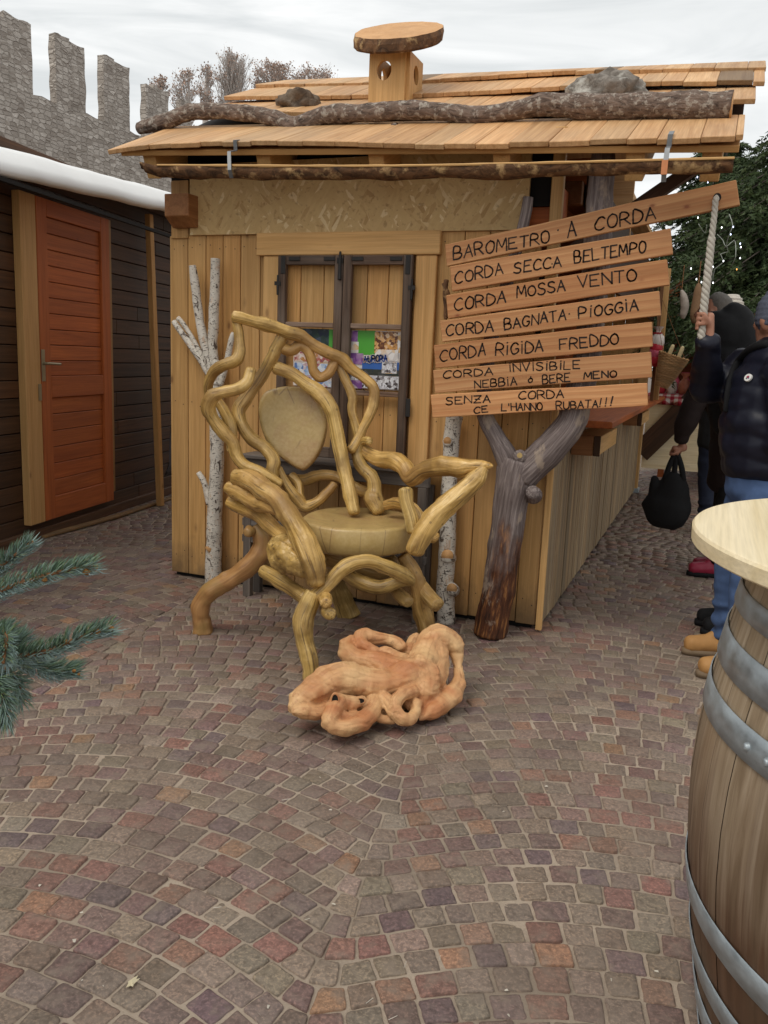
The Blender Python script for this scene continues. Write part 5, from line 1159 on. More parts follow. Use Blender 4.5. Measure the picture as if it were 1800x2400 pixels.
spruce_branch([(-500, 1020, 30, .04), (-200, 840, 26, .02), (0, 740, 24), (200, 670, 22), (420, 600, 20), (600, 555, 18), (760, 520, 16), (885, 512, 14)], [(820, 562, 32), (902, 515, 24), (425, 640, 24)], 900, 1.13)
spruce_branch([(-420, 1460, 34, .02), (-100, 1400, 30), (120, 1370, 28), (300, 1340, 26), (480, 1300, 24), (620, 1240, 22), (800, 1165, 20), (930, 1125, 18), (1040, 1095, 16)], [(925, 1130, 26), (1045, 1096, 32), (620, 1222, 22)], 1250, 1.12)
spruce_branch([(180, 1370, 24, .01), (330, 1440, 20, .03), (520, 1500, 17, .05), (720, 1500, 14, .06)], [(700, 1495, 18), (745, 1530, 14)], 620, 1.13)
spruce_branch([(-350, 1500, 26, .02), (-150, 1280, 24), (-20, 1150, 22), (60, 1170, 20, -.03), (30, 1420, 18, -.06)], [(0, 1380, 34), (55, 1455, 36)], 620, 1.12)
spruce_branch([(-300, 1520, 24, .02), (-60, 1560, 20), (20, 1700, 18), (40, 1850, 16), (30, 2000, 13)], [], 800, 1.11)
spruce_branch([(-360, 1560, 24, .05), (-60, 1500, 20, .05), (120, 1520, 18, .06), (180, 1650, 16, .07), (200, 1800, 13, .08)], [], 520, 1.13)
spruce_branch([(-200, 1350, 22, .03), (40, 1280, 20, .05), (150, 1230, 16, .06), (230, 1180, 12, .07)], [], 420, 1.14)
spruce_branch([(-450, 1150, 22, .06), (-200, 1180, 20, .06), (0, 1120, 16, .07), (90, 1090, 12, .08)], [], 400, 1.14)
m = MB(); m.tube([(Vector((spb.x, spb.y, 0)), .024), (Vector((spb.x+.01, spb.y, .8)), .018), (Vector((spb.x, spb.y+.01, 1.5)), .011), (Vector((spb.x, spb.y, 1.95)), .006)], 12, .05, .1, 20); m.build('trunk', MT['twig'], spruce, True)
for k, (x, y, t0) in enumerate(((-420, 1000, 1.22), (-500, 1020, 1.17), (-420, 1460, 1.14), (-350, 1500, 1.14), (-360, 1560, 1.18), (-450, 1150, 1.2), (-300, 1520, 1.13))):
    p = atT('n', x, y, t0); m = MB(); m.tube([(Vector((spb.x, spb.y, p.z-.10)), .011), (p.lerp(Vector((spb.x, spb.y, p.z-.1)), .5), .008), (p, .005)], 8, .02, .15, 40); m.build('bough', MT['twig'], spruce, True)
for k in range(34):                       # the rest of the little tree, out of the frame to the left
    a = random.uniform(1.9, 5.2); z0 = random.uniform(.25, 1.85); l = .46*(1-z0/2.2)+.06; d = Vector((math.cos(a), math.sin(a), .12)); p = Vector((spb.x, spb.y, z0)); ch_ = [(p, .008), (p+d*l*.5, .006), (p+d*l+Vector((0, 0, -.02)), .003)]
    m = MB(); m.tube(ch_, 7, .02, .1, 30); b = m.build('branch', MT['twig'], spruce, True); m = MB(); needle_run(m, ch_, 260, .024); m.build('needles', MT['needle'], b)
# ================================================================== THE MARKET BEHIND, RIGHT
random.seed(31)
# plywood stall beyond the hut, with a checked cloth on its table
stl = thing('market_stall', atY('5', 1180, 1400, 6.5), 'plywood fronted market stall with a dark diagonal brace beyond the hut corner', 'market stall')
a, b = atY('5', 1095, 1100, 6.5), atY('5', 1420, 1340, 6.5)
m = MB(); m.box((a.x-.05, 6.5, .22), (a.x+1.1, 6.53, a.z), 'x', (1, .3, .5, 1)); m.build('front_panel', MT['top'], stl)
p, q = atY('8', 1040, 320, 6.44), atY('8', 1290, 60, 6.44); m = MB(); m.beam(p+Vector((-.1, 0, -.1)), q+Vector((.1, 0, .1)), .05, .26, (0, 0, 1), (1, .5, .5, 1)); m.build('diagonal_brace', MT['dark'], stl, bevel=.004)
m = MB(); m.box((a.x-.05, 6.45, a.z), (a.x+1.1, 7.6, a.z+.04), 'x'); m.build('table_board', MT['board'], stl)
m = MB()
for x_ in (a.x+1.0, a.x+.1): m.box((x_, 7.5, 0), (x_+.08, 7.58, 2.6), 'z', (.7, .5, .5, 1))
m.box((a.x-.05, 7.7, .2), (a.x+1.2, 7.74, 2.5), 'x', (.45, .5, .5, 1)); m.build('back_wall', MT['orange'], stl)
def check():
    n = NT('red_check_cloth'); v = n.coords('o'); s_ = n.n('ShaderNodeSeparateXYZ'); n.l(v, s_.inputs[0])
    f = lambda o: n.math('GREATER_THAN', n.math('FRACT', n.math('MULTIPLY', o, 11.)), .5)
    yz = n.math('ADD', s_.outputs[1], s_.outputs[2]); t = n.math('MULTIPLY', n.math('ADD', f(s_.outputs[0]), f(yz)), .5)
    return n.done(n.ramp(t, (0., (.72,.66,.60)), (.5, (.55,.20,.20)), (1., (.42,.03,.05))), .85, spec=.1)
m = MB(); vs = []; nx_ = 40; z1 = atY('5', 1200, 1000, 6.4).z; z0 = atY('5', 1200, 1100, 6.4).z
prof_ = [(7.55, a.z+.045), (6.9, a.z+.047), (6.46, a.z+.046), (6.42, a.z+.03), (6.405, a.z-.08), (6.40, z0-.02)]
for i in range(nx_+1):
    for j, (y, z) in enumerate(prof_): vs.append((a.x-.06 + 1.2*i/nx_, y - (.02*math.sin(i*1.1) if j > 3 else 0), z))
m.add(vs, [(i*6+j, i*6+j+1, (i+1)*6+j+1, (i+1)*6+j) for i in range(nx_) for j in range(5)]); tcl = m.build('tablecloth', check(), None, True); tag(tcl, 'red and white checked cloth over the table of the plywood stall', 'tablecloth'); tcl.modifiers.new('t', 'SOLIDIFY').thickness = .003
pk_c = [(.50,.03,.05), (.62,.55,.50), (.45,.16,.10), (.55,.10,.16), (.5,.36,.16), (.15,.2,.32)]
PKM = [plain('sweet_wrapper', c, .35, .35, 40) for c in pk_c]
def packet_mesh(mi):
    m = MB(); vs = []; n_ = 12
    for k_, (z, r_) in enumerate(((0, .045), (.05, .062), (.11, .055), (.15, .018), (.165, .022), (.20, .05))):
        for i in range(n_): a_ = 2*math.pi*i/n_; w_ = r_*(1+.2*math.sin(a_*3+k_)*(k_ > 2)); vs.append((math.cos(a_)*w_, math.sin(a_)*w_*.7, z))
    m.add(vs, [(l*n_+i, l*n_+(i+1) % n_, (l+1)*n_+(i+1) % n_, (l+1)*n_+i) for l in range(5) for i in range(n_)] + [tuple(range(n_))[::-1]]); me = m.mesh('sweet_packet'); me.materials.append(PKM[mi]); return me
PK = [packet_mesh(i) for i in range(6)]; cn_ = ['red', 'white', 'rust brown', 'crimson', 'tan', 'blue']
k = 0
for r_ in range(3):
    for i in range(7):
        o = link('sweet_packet', PK[k % 6], None, True); o.location = (a.x+.1+.13*i+random.uniform(-.02, .02), 6.56+.2*r_, a.z+.05); o.rotation_euler = (0, 0, random.random()*3); sc = random.uniform(.9, 1.35); o.scale = (sc,)*3
        tag(o, '%s wrapped sweet packet, %s from left, %s row on checked table' % (cn_[k % 6], ('first', 'second', 'third', 'fourth', 'fifth', 'sixth', 'seventh')[i], ('front', 'middle', 'back')[r_]), 'sweet packet', 'wrapped sweets on the checked table'); k += 1
# things hanging at the hut's open side
wick = wood('wicker', (.34,.19,.075), (.58,.38,.18), knots=0, across=40, along=8, dirt=.3)
bk0, bk1 = atY('h', 370, 1865, 3.9), atY('h', 478, 1600, 3.9); ax = (bk1-bk0); bl_ = ax.length; ax.normalize(); ra, rb = rr('h', 48, bk0), rr('h', 128, bk1)
bask = thing('wicker_basket', bk0, 'tilted wicker basket hanging at the far end of the hut counter', 'basket')
m = MB(); e1 = ax.orthogonal().normalized(); e2 = ax.cross(e1)
for k in range(26):
    u = k/25; r_ = ra + (rb-ra)*u**.9; q = [(bk0 + ax*bl_*u + e1*math.cos(t_)*(r_+.004*math.sin(t_*9+k*math.pi)) + e2*math.sin(t_)*(r_+.004*math.sin(t_*9+k*math.pi)), .0062) for t_ in [2*math.pi*i/28 for i in range(29)]]
    m.tube(q, 6, .05, .1, 60, 'flat', tint(.75, 1.15))
vs = [bk0 + ax*.01 + e1*math.cos(2*math.pi*i/20)*ra + e2*math.sin(2*math.pi*i/20)*ra for i in range(20)]; m.add(vs, [tuple(range(20))]); m.build('weave', wick, bask, True)
m = MB()
for i in range(16):
    t_ = 2*math.pi*i/16; d = e1*math.cos(t_)+e2*math.sin(t_); m.tube([(bk0+d*(ra-.004), .005), (bk1+d*(rb-.004)+ax*.012, .005)], 5, .05, 0, 1, 'flat')
m.build('stakes', wick, bask, True)
hp = Vector((W+.10, 3.9, 2.40)); m = MB(); m.tube([(bk1+e1*rb, .0025), (hp, .0025)], 5, .2, 0, 1, 'flat'); m.tube([(bk1-e1*rb, .0025), (hp, .0025)], 5, .2, 0, 1, 'flat'); m.build('hanging_cord', MT['twig'], bask)
pale = plain('pale_breadstick', (.62,.50,.28), .7, .2, 40)
for (x, y, lb) in ((455, 1545, 'pale breadstick on the left poking from the wicker basket'), (540, 1560, 'pale breadstick on the right poking from the wicker basket')):
    p = atY('h', x, y, 3.9); m = MB(); m.tube([(p-ax*.14, .017), (p, .019), (p+ax*.04, .014)], 10, .02, .1, 30); tag(m.build('breadstick', pale, None, True), lb, 'breadstick')
m = MB(); p0, p1 = atY('h', 400, 1110, 4.3), atY('h', 370, 1610, 4.3); m.box((p0.x-.05, 4.28, 1.145), (p0.x+.03, 4.34, 2.4), 'z', (.75, .5, .5, 1)); m.build('post', MT['trim'], hut, bevel=.003)
sk = thing('hanging_sack', atY('h', 675, 1000, 4.6), 'brown jute sack hanging under the hut eave by the rope', 'sack')
m = MB(); m.tube(ch('h', [(690, 985, 4.6, 18), (685, 1050, 4.6, 36), (678, 1150, 4.6, 48), (668, 1250, 4.6, 50), (664, 1300, 4.6, 36)]), 14, .03, .12, 10); m.build('cloth', plain('jute', (.20,.115,.06), .9, .35, 60), sk, True); m = MB(); p = atY('h', 690, 985, 4.6); m.tube([(p, .005), (Vector((p.x, 4.6, 2.5)), .005)], 5, .1, 0); m.build('cord', MT['twig'], sk)
sk = thing('pale_bag', atY('h', 560, 1050, 4.9), 'pale crumpled bag hanging beside the brown sack', 'bag')
m = MB(); m.tube(ch('h', [(545, 1040, 4.9, 16), (560, 1090, 4.9, 30), (570, 1170, 4.9, 34), (560, 1240, 4.9, 30), (555, 1270, 4.9, 18)]), 12, .02, .25, 14); m.build('cloth', plain('crumpled_bag', (.32,.27,.23), .6, .4, 26), sk, True); m = MB(); p = atY('h', 545, 1040, 4.9); m.tube([(p, .004), (Vector((p.x, 4.9, 2.5)), .004)], 5, .1, 0); m.build('cord', MT['twig'], sk)
for i, (x, y, r_, c) in enumerate(((330, 1500, 24, 0), (320, 1560, 22, 3), (340, 1450, 20, 1), (315, 1610, 20, 0))):
    p = atY('h', x, y, 4.0); o = link('hanging_packet', PK[c], None, True); o.location = p + Vector((0, 0, -.09)); tag(o, ('red sweet packet hanging just below the white one by the basket', 'crimson sweet packet hanging between two red ones by the basket', 'white sweet packet hanging topmost beside the wicker basket', 'lowest red sweet packet hanging beside the wicker basket')[i], 'sweet packet', 'packets hanging on the hut post')
m = MB(); p = Vector((p.x, 4.02, 0)); m.box((p.x-.015, 4.03, 1.145), (p.x+.015, 4.05, 2.4), 'z', (.5, .5, .5, 1)); m.build('hanging_rail', MT['beamred'], hut)

# a brown market hut further back
hb = thing('brown_market_hut', (5.2, 10.5, 0), 'brown plank market hut far back behind the people', 'market hut')
m = MB(); z = .05
while z < 2.6: m.box((3.2, 10.5, z), (7.5, 10.53, z+.146), 'x', tint(.7, 1.1)); z += .15
m.build('wall_boards', MT['orange'], hb, bevel=.004); m = MB(); m.hexa([(2.9, 10.2, 2.6), (7.9, 10.2, 2.6), (7.9, 12.6, 3.6), (2.9, 12.6, 3.6), (2.9, 10.2, 2.68), (7.9, 10.2, 2.68), (7.9, 12.6, 3.68), (2.9, 12.6, 3.68)], 'x'); m.build('roof', MT['dark'], hb)
m = MB(); m.box((3.2, 10.6, 0), (7.5, 12.4, 2.6)); m.build('hut_body', MT['dark'], hb)
hs = thing('pale_house', (11, 34, 0), 'pale plastered house far away behind the fir tree', 'house')
m = MB(); m.box((5, 34, 0), (26, 44, 9), 'x', (1, .5, .5, 1)); m.build('wall', plain('pale_plaster', (.55,.52,.47), .9, .12, .6), hs)
m = MB(); m.hexa([(4.5, 33.5, 9), (26.5, 33.5, 9), (26.5, 44.5, 9), (4.5, 44.5, 9), (4.5, 38.5, 12), (26.5, 38.5, 12), (26.5, 39.5, 12), (4.5, 39.5, 12)], 'x'); m.build('roof', plain('roof_tiles', (.22,.11,.07), .9, .3, 3), hs)
for fl in (1.2, 4.0, 6.6):
    for i in range(7):
        m = MB(); m.box((6+i*2.8, 33.94, fl), (7.1+i*2.8, 33.99, fl+1.6), 'z'); wf = m.build('window', MT['trim'], hs); m = MB(); m.box((6.1+i*2.8, 33.92, fl+.1), (7.0+i*2.8, 33.935, fl+1.5)); m.build('pane', plain('dark_pane', (.03,.035,.04), .15, .1) if i+fl == 1.2 else bpy.data.materials['dark_pane'], wf)

# ---- the big decorated fir
def firmat():
    n = NT('fir_needle'); c = n.mix(n.noise(n.coords('o'), 6, 3), (.020,.040,.016), (.055,.085,.028)); c, h_, _ = n.tintmul(c); c = n.mix(n.math('MULTIPLY', h_, .5), c, (.10,.13,.045)); return n.done(c, .6, spec=.3)
MT['fir'] = firmat()
def fir_tree(fc, R_, z0, H_, nb, seed, lb):
    fir = thing('fir_tree', fc, lb, 'fir tree')
    m = MB(); m.tube([(fc, .17), (fc+Vector((0, 0, H_*.55)), .12), (fc+Vector((0, 0, H_)), .02)], 12, .2, .05); m.build('trunk', MT['trunkdark'], fir, True)
    cr = MB(); bo = MB(); random.seed(seed)
    for k in range(nb):
        z = z0 + (H_-.1-z0)*random.random()**1.15; Rr = max(.10, R_*math.sqrt(max(0., 1-(z-z0+.15)/(H_-z0+.15))))*random.choice((random.uniform(.3, .6), random.uniform(.7, 1.), random.uniform(.8, 1.))); a_ = random.uniform(0, 2*math.pi); d = Vector((math.cos(a_), math.sin(a_), 0)); p = fc + Vector((0, 0, z)); tot = 7
        spine = [p + d*Rr*(i/tot) + Vector((0, 0, .08*Rr*(i/tot) - .42*Rr*(i/tot)**2)) for i in range(tot+1)]
        bo.tube([(spine[0], .02), (spine[3], .012), (spine[-1], .004)], 5, .2, 0, 1, 'flat')
        side = Vector((-d.y, d.x, 0))
        for i in range(1, tot+1):
            for s_ in (-1, 1):
                for q in range(2):
                    o = spine[i-1].lerp(spine[i], random.random()); tl = .26*Rr*(1.1-i/tot*.6)*random.uniform(.6, 1.2) + .08; td = (side*s_*random.uniform(.5, 1.) + d*.75 + Vector((0, 0, random.uniform(-.55, .05)))).normalized(); tn = (1, random.random()**2, .5, 1); nb_ = max(6, int(tl/.016))
                    for j in range(nb_):
                        u = (j+random.random())/nb_; c_ = o + td*tl*u + Vector((0, 0, -.25*tl*u*u)); v_ = Vector((random.uniform(-1, 1), random.uniform(-1, 1), random.uniform(-.9, .5))); v_ = (v_ + td*.6).normalized()*random.uniform(.04, .075); w_ = v_.cross(td); w_ = (w_.normalized() if w_.length > 1e-6 else side)*.013
                        cr.add([c_-w_, c_+w_, c_+v_], [(0, 1, 2)], (random.uniform(.6, 1.3), tn[1], .5, 1))
    bo.build('boughs', MT['trunkdark'], fir); cr.build('crown', MT['fir'], fir)
fir_tree(Vector((4.2, 6.9, 0)), 2.5, 2.15, 4.7, 560, 5, 'big dark green fir with fairy lights and drooping boughs at the right edge')
fir_tree(Vector((2.98, 8.7, 0)), 1.75, 1.9, 4.75, 300, 6, 'second dark fir standing behind the hut, seen under the roof end')
m = MB(); lights = thing('fairy_lights', atY('h', 955, 375, 5.2), 'string of small white fairy lights looped in the fir boughs', 'fairy lights')
for q in ([(955, 375), (985, 470), (960, 540), (930, 640), (945, 700), (880, 720), (905, 790), (830, 850), (812, 960)], [(850, 550), (900, 600), (930, 660), (1000, 600), (1010, 740), (970, 830)], [(700, 120), (760, 80), (820, 60)], [(690, 460), (720, 510), (750, 540), (760, 470)]):
    m.tube([(atY('h', x, y, 5.0+.1*math.sin(x)), .004) for x, y in q], 5, .05, .1, 20, 'flat', (1, .5, .5, 1))
m.build('cable', plain('pale_cable', (.30,.32,.28), .5), lights, True)
bw, bo_, bb = emit('bulb_white', (.95,.97,1.), 3), emit('bulb_amber', (1., .42, .10), 1.5), emit('bulb_blue', (.65,.72,1.), 2.6)
for (x, y, mt) in ((680, 55, bb), (595, 108, bw), (685, 405, bw), (968, 550, bb), (990, 485, bb), (1050, 630, bb), (1055, 660, bw), (905, 1080, bb), (715, 962, bw), (698, 912, bw), (672, 937, bw), (815, 830, bw), (800, 890, bw), (1020, 852, bo_), (625, 845, bw), (815, 968, bw), (890, 490, bw), (905, 780, bw), (1050, 755, bw), (770, 100, bb), (360, 150, bo_), (845, 1110, bo_)):
    p = atY('h', x, y, 4.96); m = MB(); m.tube([(p+Vector((0, 0, .007)), .003), (p, .0055), (p-Vector((0, 0, .007)), .004)], 6, .02, 0); m.build('bulb', mt, lights)

# ================================================================== PEOPLE
SKIN = plain('skin', (.38,.18,.115), .5, .12, 30)
def cloth(name, c, var=.3, rough=.8, sc=60): return plain(name, c, rough, var, sc, .25, spec=.25)
MT['navy'] = cloth('navy_nylon', (.011,.012,.022), .25, .4, 14); MT['jean'] = cloth('blue_denim', (.065,.11,.225), .45, .85, 16); MT['tan'] = cloth('tan_boot_leather', (.46,.24,.085), .2, .6, 20)
MT['sole'] = plain('boot_sole', (.20,.14,.085), .8); MT['blackc'] = cloth('black_cloth', (.010,.010,.011)); MT['brownc'] = cloth('dark_brown_coat', (.022,.014,.013)); MT['redshoe'] = plain('red_leather', (.30,.02,.05), .35); MT['darkjean'] = cloth('dark_blue_trouser', (.012,.016,.032))
MT['greyhat'] = cloth('grey_knit', (.10,.11,.15), .35, .95, 90); MT['greyhair'] = cloth('grey_hair', (.14,.125,.11), .4, .7, 120); MT['cream'] = cloth('cream_knit', (.52,.48,.42), .3, .95, 60); MT['white'] = cloth('white_scarf', (.72,.71,.68), .15, .9, 60)
def V3(p, z=None): return Vector((p[0], p[1], p[2] if z is None else z))
def figure(nm, base, lb, J, fd, hair=None, hands=True):
    """continuous body from joints; returns the top-level body object"""
    fd = Vector((fd[0], fd[1], 0)).normalized(); lf_ = Vector((-fd.y, fd.x, 0)); m = MB()
    hd = J['head']; hdir = J.get('look', fd).normalized(); hs_ = Vector((-hdir.y, hdir.x, 0)).normalized(); hu_ = hs_.cross(hdir)*-1 if False else Vector((0, 0, 1))
    m.tube([(J['hip']-Vector((0, 0, .06)), .12), (J['hip']+Vector((0, 0, .08)), .125), (J['chest'], .135), (J['neck']-Vector((0, 0, .09)), .095), (J['neck'], .058), (hd-Vector((0, 0, .07))-hdir*.01, .056)], 16, .03, 0, flat=(lf_, 1.3))
    m.tube([(hd+hu_*-.02-hdir*.015, .086), (hd+hu_*.03-hdir*.012, .094), (hd+hu_*.075-hdir*.01, .075)], 16, .02, 0)
    m.tube([(hd+hu_*.05+hdir*.03, .06), (hd+hdir*.045-hu_*.02, .055), (hd+hdir*.05-hu_*.085, .042)], 14, .02, 0)                    # face and jaw
    m.tube([(hd+hdir*.095+hu_*.025, .010), (hd+hdir*.118-hu_*.015, .015), (hd+hdir*.10-hu_*.028, .013)], 10, .01, 0)                 # nose
    m.tube([(hd+hdir*.088-hu_*.055-hs_*.02, .009), (hd+hdir*.098-hu_*.055, .011), (hd+hdir*.088-hu_*.055+hs_*.02, .009)], 8, .01, 0)  # lips
    for s_ in (-1, 1):
        m.tube([(hd+hs_*s_*.082+hu_*.03, .014), (hd+hs_*s_*.09, .018), (hd+hs_*s_*.082-hu_*.03, .010)], 10, .01, 0, flat=(hs_, .6))
        m.tube([(hd+hdir*.088+hs_*s_*.015+hu_*.035, .010), (hd+hdir*.083+hs_*s_*.045+hu_*.036, .010)], 8, .01, 0)
    for sd_, s_ in (('L', 1), ('R', -1)):
        h_ = J['hip'] + lf_*s_*.09; kn, an, toe = J['knee'+sd_], J['ankle'+sd_], J['toe'+sd_]
        m.tube([(h_, .085), (h_.lerp(kn, .5), .075), (kn, .055), (kn.lerp(an, .35), .052), (an, .036), (an-Vector((0, 0, .05)), .034)], 14, .03, 0); m.tube([(an-Vector((0, 0, .05)), .034), (an.lerp(toe, .6)+Vector((0, 0, -.02)), .034), (toe, .028)], 12, .02, 0)
        sh, el, wr = J['sh'+sd_], J['el'+sd_], J['wr'+sd_]
        m.tube([(sh, .058), (sh.lerp(el, .5), .05), (el, .042), (el.lerp(wr, .4), .04), (wr, .027)], 12, .03, 0)
        if J.get('hand'+sd_): J['hand'+sd_](m, wr)
    o = fuse(m, nm, SKIN, .0065, 3); return o, fd, lf_
def grip(m, wr, g, side, up, r0=.017, dirn=1):
    """a fist closed on a rope or handle through g; side = from the handle towards the palm"""
    fr = up.cross(side).normalized()*dirn; pc_ = g + side*(r0+.014)
    m.tube([(wr, .028), (pc_ - up*.03 + side*.008, .030), (pc_ + up*.03 + side*.004, .026)], 12, .01, 0, flat=(side, .75))
    for k, (dz, l_) in enumerate(((.036, 1.0), (.013, 1.1), (-.010, 1.04), (-.031, .86))):
        q = []
        for j, an in enumerate((15, 70, 120, 175, 225, 260)):
            if j/5 > l_: break
            an = rad_(an)*l_; q.append((g + up*dz + side*math.cos(an)*(r0+.009) + fr*math.sin(an)*(r0+.010), .0095-.0005*j - (.0008 if k == 3 else 0)))
        m.tube(q, 10, .006, 0)
    m.tube([(pc_ - up*.02 - fr*.012, .013), (g + up*.012 - fr*(r0+.012), .0115), (g + up*.036 - fr*(r0+.008) - side*.012, .0095)], 10, .006, 0)
def relaxed(m, wr, d, n_):
    """a half curled hand: d points along the fingers, n_ is the palm's normal"""
    d = d.normalized(); s_ = d.cross(n_).normalized(); pc_ = wr + d*.05; m.tube([(wr, .026), (pc_, .032), (wr+d*.085, .030)], 12, .01, 0, flat=(n_, .55))
    for k, (o_, l_) in enumerate(((-.027, .9), (-.009, 1.), (.009, .95), (.027, .75))):
        p = wr + d*.085 + s_*o_; m.tube([(p, .009), (p+d*.035*l_+n_*.006, .0085), (p+d*.06*l_+n_*.022, .008), (p+d*.07*l_+n_*.042, .007)], 8, .006, 0)
    m.tube([(wr+d*.02-s_*.024, .012), (wr+d*.05-s_*.045+n_*.012, .010), (wr+d*.075-s_*.046+n_*.025, .0085)], 8, .006, 0)
def puff(amp, fz, fs=9.):
    return lambda p, n: amp*(abs(math.sin(p.z*fz + 2.2*nv(p, 2.5)))-.5) + amp*.9*nv(p, fs) + amp*.5*nv((p.x*12, p.y*12, p.z*26), 1.)
def garment(nm, tubes, mat, par, voxel=.011, disp=None, smooth=4):
    m = MB()
    for q, fl in tubes: m.tube(q, 18, .03, 0, flat=fl)
    return fuse(m, nm, mat, voxel, smooth, par, disp)
def boot(par, an, toe, mat, sole, top=.16, nm='boot'):
    d = Vector((toe.x-an.x, toe.y-an.y, 0)).normalized(); g = Vector((an.x, an.y, 0)); tl = (Vector((toe.x, toe.y, 0))-g).length
    m = MB(); m.tube([(g-d*.055+Vector((0, 0, .055)), .045), (g+d*.03+Vector((0, 0, .065)), .052), (g+d*tl*.65+Vector((0, 0, .058)), .048), (g+d*(tl-.035)+Vector((0, 0, .055)), .044)], 14, .02, 0); m.tube([(g+Vector((0, 0, .06)), .052), (g-d*.005+Vector((0, 0, top)), .056)], 14, .02, 0); m.tube([(g+d*.05+Vector((0, 0, .115)), .026), (g+d*.09+Vector((0, 0, .085)), .03)], 10, .02, 0)
    b = fuse(m, nm, mat, .008, 3, par, lambda p, n: .002*nv(p, 30))
    for v in b.data.vertices:
        if v.co.z < .028: v.co.z = .028
    m = MB(); n_ = 28; s_ = Vector((-d.y, d.x, 0)); R_ = []
    for i in range(n_):
        a_ = 2*math.pi*i/n_; L_ = (tl+.07)/2; w_ = .043*(1+.12*math.cos(a_)); R_.append(g + d*((tl-.06)/2 + math.cos(a_)*L_*.97) + s_*(w_*math.copysign(abs(math.sin(a_))**.75, math.sin(a_))))
    m.add([p+Vector((0, 0, .003)) for p in R_] + [p+Vector((0, 0, .034)) for p in R_], [(i, (i+1) % n_, n_+(i+1) % n_, n_+i) for i in range(n_)] + [tuple(range(n_))[::-1], tuple(range(n_, 2*n_))]); m.build('sole', sole, b, True)
    return b
def stand(toe, fd, kneef=.0): return Vector((toe.x, toe.y, .05))
UPZ = Vector((0, 0, 1))
def legs_from(J, toeL, toeR, fd, hipz=.92, klift=.03, ft=.215):
    for sd_, t in (('L', toeL), ('R', toeR)):
        J['toe'+sd_] = Vector((t.x, t.y, .04)) - fd*.03; J['ankle'+sd_] = Vector((t.x, t.y, .09)) - fd*ft
        hp_ = J['hip'] + Vector((-fd.y, fd.x, 0))*(.09 if sd_ == 'L' else -.09); J['knee'+sd_] = hp_.lerp(J['ankle'+sd_], .5) + fd*klift
def trousers(par, J, fd, mat, nm='jeans', amp=.006, bag=1.):
    lf_ = Vector((-fd.y, fd.x, 0)); T = [([(J['hip']+UPZ*.10, .145), (J['hip']-UPZ*.03, .15)], (lf_, 1.22))]
    for sd_, s_ in (('L', 1), ('R', -1)):
        h_ = J['hip']+lf_*s_*.085-UPZ*.03; T.append(([(h_, .112), (h_.lerp(J['knee'+sd_], .55), .095*bag), (J['knee'+sd_], .080*bag), (J['knee'+sd_].lerp(J['ankle'+sd_], .5), .072*bag), (J['ankle'+sd_]+UPZ*.03, .068*bag)], None))
    return garment(nm, T, mat, par, .011, lambda p, n: amp*nv((p.x*10, p.y*10, p.z*22), 1.) + amp*.9*nv(p, 16) + (amp*1.4*math.sin(p.z*70+3*nv(p, 9)) if p.z < .3 else 0))

# -- the man in the navy jacket, one hand on the rope
fdA = Vector((-.945, -.33, 0)).normalized(); lA = Vector((-fdA.y, fdA.x, 0))
tL, tR = atZ('x', 1630, 1585), atZ('x', 1597, 1532); hipA = Vector((3.42, -.085, .93))
gA = rope_pts[int(len(rope_pts)*.84)].copy()
J = dict(hip=hipA, chest=hipA+Vector((.0, 0, .36)), neck=hipA+Vector((-.02, .0, .62))); J['head'] = J['neck'] - fdA*.015 + UPZ*.135; J['look'] = (fdA*.45 - lA*.9)
J['shL'] = J['neck'] + lA*.185 - UPZ*.07; J['shR'] = J['neck'] - lA*.175 - UPZ*.07 + fdA*.03
J['elL'] = J['shL'] - fdA*.03 + lA*.07 - UPZ*.29; J['wrL'] = hipA + lA*.10 + fdA*.04 + UPZ*.14
J['elR'] = atY('x', 1655, 905, -.02); J['wrR'] = gA + Vector((.035, .02, -.075))
legs_from(J, tL, tR, fdA)
J['handR'] = lambda m, wr: grip(m, wr, gA, Vector((.80, .6, 0)).normalized(), Vector((.02, 0, 1)).normalized(), .015, 1)
J['handL'] = lambda m, wr: relaxed(m, wr, fdA*.4 - UPZ, -lA)
mA, _, _ = figure('person', hipA, '', J, fdA); tag(mA, 'person in navy jacket, blue jeans and tan boots gripping the hanging rope', 'person')
cA_ = hipA
jk = garment('jacket', [([(cA_+UPZ*.085, .178), (cA_+UPZ*.17, .192), (cA_+UPZ*.30, .20), (cA_+UPZ*.45, .19), (cA_+UPZ*.56, .135), (J['neck']+UPZ*.03, .088)], (lA, 1.22)),
    ([(J['shL']+lA*.0, .105), (J['shL'].lerp(J['elL'], .5)+lA*.01, .098), (J['elL'], .092), (J['elL'].lerp(J['wrL'], .5), .08), (J['wrL']+UPZ*.0, .066)], None),
    ([(J['shR'], .10), (J['shR'].lerp(J['elR'], .5)-UPZ*.02, .09), (J['elR'], .082), (J['elR'].lerp(J['wrR'], .5), .066), (J['wrR']-UPZ*.012, .054)], None),
    ([(J['elR']+UPZ*.0, .07), (J['elR']+fdA*.02-UPZ*.03, .06)], None)], MT['navy'], mA, .010, puff(.0105, 27))
dg = bpy.context.evaluated_depsgraph_get(); dg.update(); q = []
for x, y in ((1000, 655), (930, 668), (862, 712), (800, 775), (760, 850), (735, 940), (722, 1040), (712, 1140)):
    hit, loc, nr, _ = jk.ray_cast(C, ray('p', x, y).normalized())
    if hit: q.append((loc + nr*.004, .02))
m = MB(); m.tube(q, 10, .02, 0, flat=((lA-fdA*.2), .4)); m.build('backpack_strap', MT['blackc'], mA, True)
